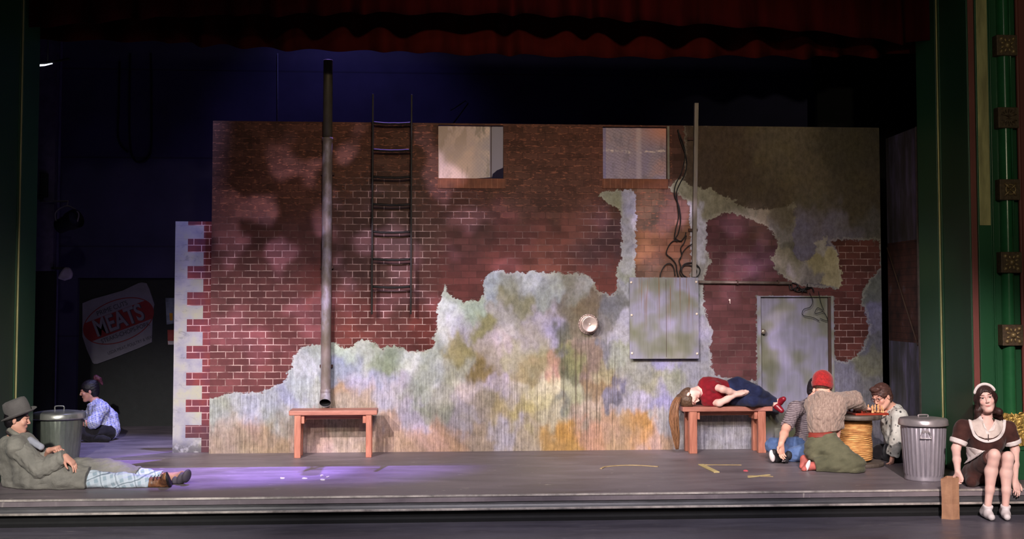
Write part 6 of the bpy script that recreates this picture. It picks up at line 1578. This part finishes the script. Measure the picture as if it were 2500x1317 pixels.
# ---------------------------------------------------------------- person in striped tee and jeans, cross-legged
def stripes():
    Y0 = PZ(1940, 1128).y+.22; J = jt(Y0)
    root = empty('person', J(1945, 1120), label='person in marled grey tee and blue jeans sitting cross-legged, face hidden behind the red beanie', cat='person')
    hd = Head(J(1997, 953, .10), (.62, -.60, -.25), (.15, 0, 1), 1.0)
    neck = J(1982, 984, .08)
    shR, shL = J(1943, 997, -.04), J(2012, 996, .22); hpR, hpL = J(1946, 1092, -.02), J(1988, 1092, .14)
    elR, wrR = J(1919, 1047, -.22), J(1907, 1083, -.42); elL, wrL = J(2022, 1050, .2), J(2012, 1088, .0)
    knR, anR = J(1889, 1090, -.10), J(1925, 1113, -.27); knL, anL = J(1975, 1102, -.28), J(1912, 1118, -.20)
    S = Sdf(); hd.add(S, neck, .05); torso(S, shL, shR, hpL, hpR, (.5, -.85, 0), 0, 1.0, bend=-.03)
    for a, b, c in ((shR, elR, wrR), (shL, elL, wrL)): S.chain([a, b, b+(c-b)*.4, c], [.050, .042, .042, .028], .02)
    for a, b, c in ((hpR, knR, anR), (hpL, knL, anL)): S.chain([a, b, b+(c-b)*.4, c], [.084, .058, .052, .036], .03)
    hand(S, wrR, (-.02, -.15, -.97), (.45, -.8, .1), (.25, .35, .3), .10, .45, 1.0, side=1); hand(S, wrL, (-.1, -.4, -.8), (-.2, .5, -.6), (.4, .4, .3), .1, .5, 1.0, side=-1)
    S.mesh('body', SKIN2, root, .005, tint=hd.tint((.80, .5, .5), (.14, .1, .1), False)); hd.eyes(root)
    t = NT('marled_jersey'); s = t.n('SeparateXYZ'); v = t.coord(); t.l(v, s.inputs[0])
    f = t.math('ABSOLUTE', t.math('SUBTRACT', t.math('FRACT', t.math('ADD', t.math('MULTIPLY', s.outputs[2], 52), t.math('MULTIPLY', t.noise(v, 6, 2), 2.0))), .5))
    n2 = t.noise(t.coord((8, 8, 40)), 4, 3, .7); c = t.mix(t.math('MULTIPLY', t.mr(f, .15, .35), t.mr(n2, .3, .62, .15, .9)), C(94, 80, 86), C(164, 150, 152)); t.color(c); t.set(rough=.9); t.bump(t.noise(v, 9, 4), .4, .02)
    K = Sdf(); torso(K, shL, shR, hpL, hpR, (.5, -.85, 0), .024, 1.0, bend=-.03); K.chain([shR, shR+(elR-shR)*.92], [.068, .062], .03, flat=True); K.chain([shL, shL+(elL-shL)*.9], [.068, .062], .03, flat=True)
    K.ell(hd.at(0, .02, -.12), (.055, .06, .04), None, .02, '-')
    K.mesh('tee', t.m, root, .007, folds(.008, 30, 6), cuts=((J(1965, 1089, 0), A3((0, 0, -1))),), label='marled grey striped tee')
    m = MB(); m.tube([A3(J(1981, 984, .07))+A3((.066*math.cos(a), .064*math.sin(a), .016*math.sin(a))) for a in np.linspace(0, 2*pi, 20, endpoint=False)], .009, 6, closed=True); wpart(m, 'neckband', plain('charcoal_rib', C(48, 42, 46), .8), root)
    DN = cloth('mid_denim', C(66, 88, 132), C(98, 122, 166), 9, .45); L = Sdf(); Rr = np.eye(3)
    L.ell((hpL+hpR)/2, (.175, .13, .12), None, .05)
    for a, b, c in ((hpR, knR, anR), (hpL, knL, anL)): L.chain([a, b, b+(c-b)*.5, c-(c-b)*.1], [.10, .078, .070, .058], .035, flat=True)
    L.mesh('jeans', DN, root, .007, folds(.008, 34, 4), floor=.003, label='mid blue jeans')
    SB = plain('black_canvas', C(40, 38, 42), .7); SW = bpy.data.materials['white_canvas']
    heel = J(1893, 1112, -.30); Q = Sdf(); Q.chain([J(1915, 1116, -.24), J(1896, 1117, -.30)], [.044, .046], .03); Q.chain([J(1896, 1118, -.30), J(1890, 1106, -.34)], [.046, .036], .02); Q.mesh('shoe', SB, root, .006, floor=.003)
    Q = Sdf(); Q.ell(J(1885, 1114, -.345), (.030, .028, .058), np.stack([unit((1, .4, .1)), unit((-.4, 1, 0)), unit((.2, 0, 1))], 1), .01); Q.mesh('shoe_sole', SW, root, .006, floor=.003, label='white rubber shoe sole')
    Q = Sdf(); h_ = J(1905, 1125, -.20); h_[2] = .005; shoe(Q, J(1925, 1112, -.27), A3((h_[0], h_[1], .005)), A3((h_[0]+.02, h_[1]-.17, .005)), (0, 0, 1)); Q.mesh('shoe', SB, root, .006, floor=.003)
    m = MB(); m.tube([J(1912, 1122, -.42), J(1908, 1114, -.40), J(1916, 1112, -.40), J(1910, 1128, -.44), J(1917, 1126, -.42)], .006, 6); wpart(m, 'laces', SW, root)
    Hs = Sdf(); hd.cap(Hs, .010); Hs.ell(hd.at(0, .095, -.04), (.09, .075, .10), hd.R, .012, '-'); Hs.ell(hd.at(-.085, .0, -.05), (.03, .06, .045), hd.R, .01, '-'); Hs.ell(hd.at(.085, .0, -.05), (.03, .06, .045), hd.R, .01, '-')
    Hs.mesh('hair', H_BLACK, root, .005, folds(.003, 80, 2))
stripes()

# ---------------------------------------------------------------- kneeling person in the red beanie
def beanie():
    Y0 = PZ(2040, 1152).y+.20; J = jt(Y0)
    root = empty('person', J(2030, 1145), label='kneeling person in red beanie, tan corduroy shirt and olive trousers reaching over the board', cat='person')
    hd = Head(J(2009, 942, .06), (.55, .78, -.28), (.12, .18, 1), 1.02)
    neck = J(2014, 972, .02)
    shL, shR = J(1990, 986, .12), J(2046, 981, -.02); hpL, hpR = J(1994, 1088, .05), J(2022, 1088, -.12)
    elR, wrR = J(2088, 979, .05), J(2106, 997, .18); elL, wrL = J(2034, 1012, .08), J(2046, 1052, -.02)
    knR, anR = J(2088, 1134, -.27), J(1992, 1138, -.16); knL, anL = J(2052, 1128, -.10), J(1985, 1133, .02)
    S = Sdf(); hd.add(S, neck, .05); torso(S, shL, shR, hpL, hpR, (.6, .75, 0), 0, .95, bend=-.02)
    for a, b, c in ((shR, elR, wrR), (shL, elL, wrL)): S.chain([a, b, (b+c)/2, c], [.050, .040, .036, .027], .02)
    for a, b, c in ((hpR, knR, anR), (hpL, knL, anL)): S.chain([a, b, b+(c-b)*.4, c], [.084, .058, .052, .036], .03)
    hand(S, wrR, (.80, .30, -.12), (.1, .1, -1), (.45, .6, .4), .05, .8, .9, side=1); hand(S, wrL, (-.30, .1, -.9), (0, -1, 0), (.4, .4, .3), .05, .6, .9, side=1)
    S.mesh('body', SKIN2, root, .005, tint=hd.tint((.8, .5, .5), (.2, .15, .14), False)); hd.eyes(root)
    t = NT('tan_corduroy'); v = t.coord(rot=(0, .45, 0)); s = t.n('SeparateXYZ'); t.l(v, s.inputs[0]); n2 = t.noise(t.coord((30, 30, 4), rot=(0, .45, 0)), 3, 4, .7)
    c = t.ramp(n2, [(.28, C(112, 90, 80)), (.5, C(142, 120, 108)), (.72, C(176, 154, 138))]); t.color(c); t.set(rough=.9, sheen=.2); t.bump(n2, .6, .01)
    K = Sdf(); torso(K, shL, shR, hpL+A3((0, 0, .04)), hpR+A3((0, 0, .04)), (.6, .75, 0), .036, .96, bend=-.02, pelvis=False)
    K.cone(neck-A3((0, .01, .02)), hd.at(0, -.02, -.10), .072, .062, .04); Z_ = Sdf(); Z_.chain([shR, elR+A3((-.01, 0, .005)), elR+(wrR-elR)*.9], [.088, .080, .048], .03, flat=True); Z_.mesh('sleeve', t.m, root, .007, folds(.011, 36, 9)); K.chain([shL, elL, wrL], [.078, .070, .062], .04, flat=True)
    K.cone(J(2004, 1020, .0), J(2004, 1046, .0), .118, .105, .05); K.cone(J(2040, 1000, 0), J(2020, 1030, 0), .08, .08, .05)
    K.mesh('shirt', t.m, root, .007, folds(.010, 34, 8, (1, 1, 1.6)), cuts=((J(2010, 1053, 0), A3((.12, 0, -1))),), label='tan corduroy shirt')
    m = MB(); cB = (hpL+hpR)/2+A3((0, 0, .135)); 
    OL = cloth('olive_drill', C(78, 78, 60), C(104, 102, 80), 7, .5); L = Sdf()
    L.ell((hpL+hpR)/2+A3((0, 0, .02)), (.155, .145, .150), None, .05); L.ell((hpL+hpR)/2+A3((-.01, 0, -.06)), (.16, .15, .13), None, .05)
    for a, b, c in ((hpR, knR, anR), (hpL, knL, anL)): L.chain([a+A3((.02, 0, -.02)), b+A3((-.01, 0, -.01)), b+(c-b)*.5, c], [.118, .092, .090, .074], .05, flat=True)
    tr = L.mesh('trousers', OL, root, .007, folds(.011, 26, 5), floor=.003, cuts=((J(2008, 1056, 0), A3((-.12, 0, 1))),), label='baggy olive trousers')
    Bt = Sdf(); Bt.ell((hpL+hpR)/2+A3((0, 0, .02)), (.160, .150, .156), None, .05); zc = J(2008, 1056, 0)
    Bt.mesh('belt', plain('red_brown_belt', C(128, 52, 42), .5), root, .005, cuts=((zc+A3((0, 0, .014)), A3((-.10, 0, 1))), (zc-A3((0, 0, .026)), A3((.10, 0, -1)))), label='reddish leather belt')
    PK = plain('pink_canvas', C(176, 92, 84), .7); SW = bpy.data.materials['white_canvas']
    Q = Sdf(); Q.chain([anR, J(1974, 1139, -.12), J(1963, 1146, -.16)], [.040, .038, .026], .02); Q.mesh('shoe', PK, root, .006, floor=.003, label='faded pink canvas shoe')
    Q = Sdf(); Q.ell(J(1972, 1138, -.165), (.020, .020, .058), np.stack([unit((.9, -.3, -.35)), unit((.3, .95, 0)), unit((.38, -.1, .92))], 1), .01); Q.mesh('shoe_sole', SW, root, .005, floor=.003)
    Q = Sdf(); Q.chain([anL, J(1964, 1122, .04), J(1958, 1140, .0)], [.040, .038, .026], .02); Q.mesh('shoe', PK, root, .006, floor=.003)
    RB = NT('red_knit'); n = RB.noise(RB.coord((1, 1, 1)), 60, 3); RB.color(RB.ramp(n, [(.3, C(124, 14, 16)), (.7, C(172, 26, 26))])); RB.set(rough=.9, sheen=.2); RB.bump(n, .5, .004)
    B = Sdf(); B.ell(hd.at(0, -.016, .045), (.100, .118, .104), hd.R, .02); o = B.mesh('beanie', RB.m, root, .005, cuts=((hd.at(0, 0, -.010), A3(-hd.u)),), label='red knitted beanie')
    B = Sdf(); B.ell(hd.at(0, -.016, .022), (.106, .122, .10), hd.R, .02); B.mesh('beanie_cuff', RB.m, root, .005, cuts=((hd.at(0, 0, -.026), A3(-hd.u)), (hd.at(0, 0, .022), A3(hd.u))))
    Hs = Sdf(); Hs.ell(hd.at(0, -.02, .02), (.082, .098, .09), hd.R, .02); Hs.mesh('hair', H_BROWN, root, .006, cuts=((hd.at(0, 0, -.045), A3(-hd.u)),))
beanie()

# ---------------------------------------------------------------- person with glasses bending over the board
def glassesman():
    Y0 = Y_S+.12; J = jt(Y0)
    root = empty('person', J(2190, 1130), label='person with glasses in white black-flecked shirt leaning over the board behind the pale bin', cat='person')
    hd = Head(J(2153, 970, -.02), (-.80, -.46, -.36), (-.34, -.06, .92), 1.0)
    neck = J(2178, 998, .06)
    shN, shF = J(2196, 1018, -.10), J(2176, 1012, .20); hpN, hpF = J(2198, 1102, .0), J(2190, 1102, .18)
    elN, wrN = J(2190, 1075, -.16), J(2180, 1110, -.10); elF, wrF = J(2190, 1024, .24), J(2164, 1007, .06)
    knN, anN = J(2178, 1118, .18), J(2236, 1128, .24); knF, anF = J(2150, 1106, .32), J(2210, 1122, .34)
    S = Sdf(); hd.add(S, neck, .05); torso(S, shN, shF, hpN, hpF, (-.9, -.4, 0), 0, .95)
    for a, b, c in ((shN, elN, wrN), (shF, elF, wrF)): S.chain([a, b, (b+c)/2, c], [.050, .040, .036, .027], .02)
    for a, b, c in ((hpN, knN, anN), (hpF, knF, anF)): S.chain([a, b, b+(c-b)*.4, c], [.084, .058, .052, .036], .03)
    hand(S, wrF, (-.9, -.3, .02), (0, 0, -1), (.3, .4, .3), .08, .6, .92, side=1); hand(S, wrN, (-.2, -.1, -.8), (-.5, .5, 0), (.5, .5, .3), .08, .6, .92, side=1)
    S.mesh('body', SKIN2, root, .005, tint=hd.tint((.84, .5, .48), (.3, .22, .2))); hd.eyes(root)
    t = NT('flecked_linen'); vo = t.n('TexVoronoi'); vo.inputs['Scale'].default_value = 27; t.l(t.coord((1, 1, .7)), vo.inputs['Vector'])
    sp = t.math('MULTIPLY', t.mr(vo.outputs['Distance'], .22, .36, 1, 0), t.mr(t.noise(t.coord(), 9, 2), .40, .48)); c = t.mix(sp, t.ramp(t.noise(t.coord(), 10, 4), [(.3, C(170, 168, 160)), (.7, C(216, 214, 204))]), C(58, 58, 56)); t.color(c); t.set(rough=.85); t.bump(t.noise(t.coord(), 9, 4, .6, .5), .5, .02)
    K = Sdf(); torso(K, shN, shF, hpN, hpF, (-.9, -.4, 0), .032, .95, pelvis=False); K.chain([shN, elN, wrN], [.076, .072, .064], .03, flat=True); K.chain([shF, elF, wrF-(wrF-elF)*.02], [.070, .058, .040], .03, flat=True)
    K.ell(hd.at(0, .02, -.12), (.055, .06, .04), None, .02, '-')
    K.mesh('shirt', t.m, root, .007, folds(.009, 34, 7), label='white shirt with black flecks')
    PB = bpy.data.materials['black_trousers']; L = Sdf(); L.ell((hpN+hpF)/2, (.15, .16, .12), None, .05)
    for a, b, c in ((hpN, knN, anN), (hpF, knF, anF)): L.chain([a, b, b+(c-b)*.6, c], [.10, .078, .068, .055], .04, flat=True)
    L.mesh('trousers', PB, root, .008, folds(.006, 30, 4), floor=.003)
    for an in (anN, anF):
        Q = Sdf(); h = A3((an[0], an[1], .006)); shoe(Q, A3(an), h, h+A3((.17, .06, 0)), (0, 0, 1), .95); Q.mesh('shoe', PB, root, .007, floor=.003)
    Hs = Sdf(); hd.cap(Hs, .012); Hs.ell(hd.at(0, .098, -.045), (.09, .070, .105), hd.R, .012, '-'); Hs.ell(hd.at(.085, .015, -.04), (.03, .05, .05), hd.R, .01, '-'); Hs.ell(hd.at(-.085, .015, -.04), (.03, .05, .05), hd.R, .01, '-')
    Hs.ell(hd.at(0, .055, .105), (.06, .035, .03), hd.R, .02)
    Hs.mesh('hair', hair_mat('hair_auburn', C(58, 38, 34), C(98, 66, 58)), root, .005, folds(.005, 90, 2))
    m = MB(); GL = plain('glasses_frame', C(70, 30, 30), .3)
    for q in (-1, 1):
        m.tube([hd.at(q*.032+.022*math.cos(a), .102-.004*abs(math.cos(a)), .012+.016*math.sin(a)) for a in np.linspace(0, 2*pi, 18, endpoint=False)], .0022, 6, closed=True)
        m.tube([hd.at(q*.055, .098, .016), hd.at(q*.078, .04, .014), hd.at(q*.080, -.005, .012)], .0022, 6)
    m.tube([hd.at(-.010, .106, .016), hd.at(.010, .106, .016)], .0022, 6); wpart(m, 'glasses', GL, root, label='dark red glasses')
glassesman()
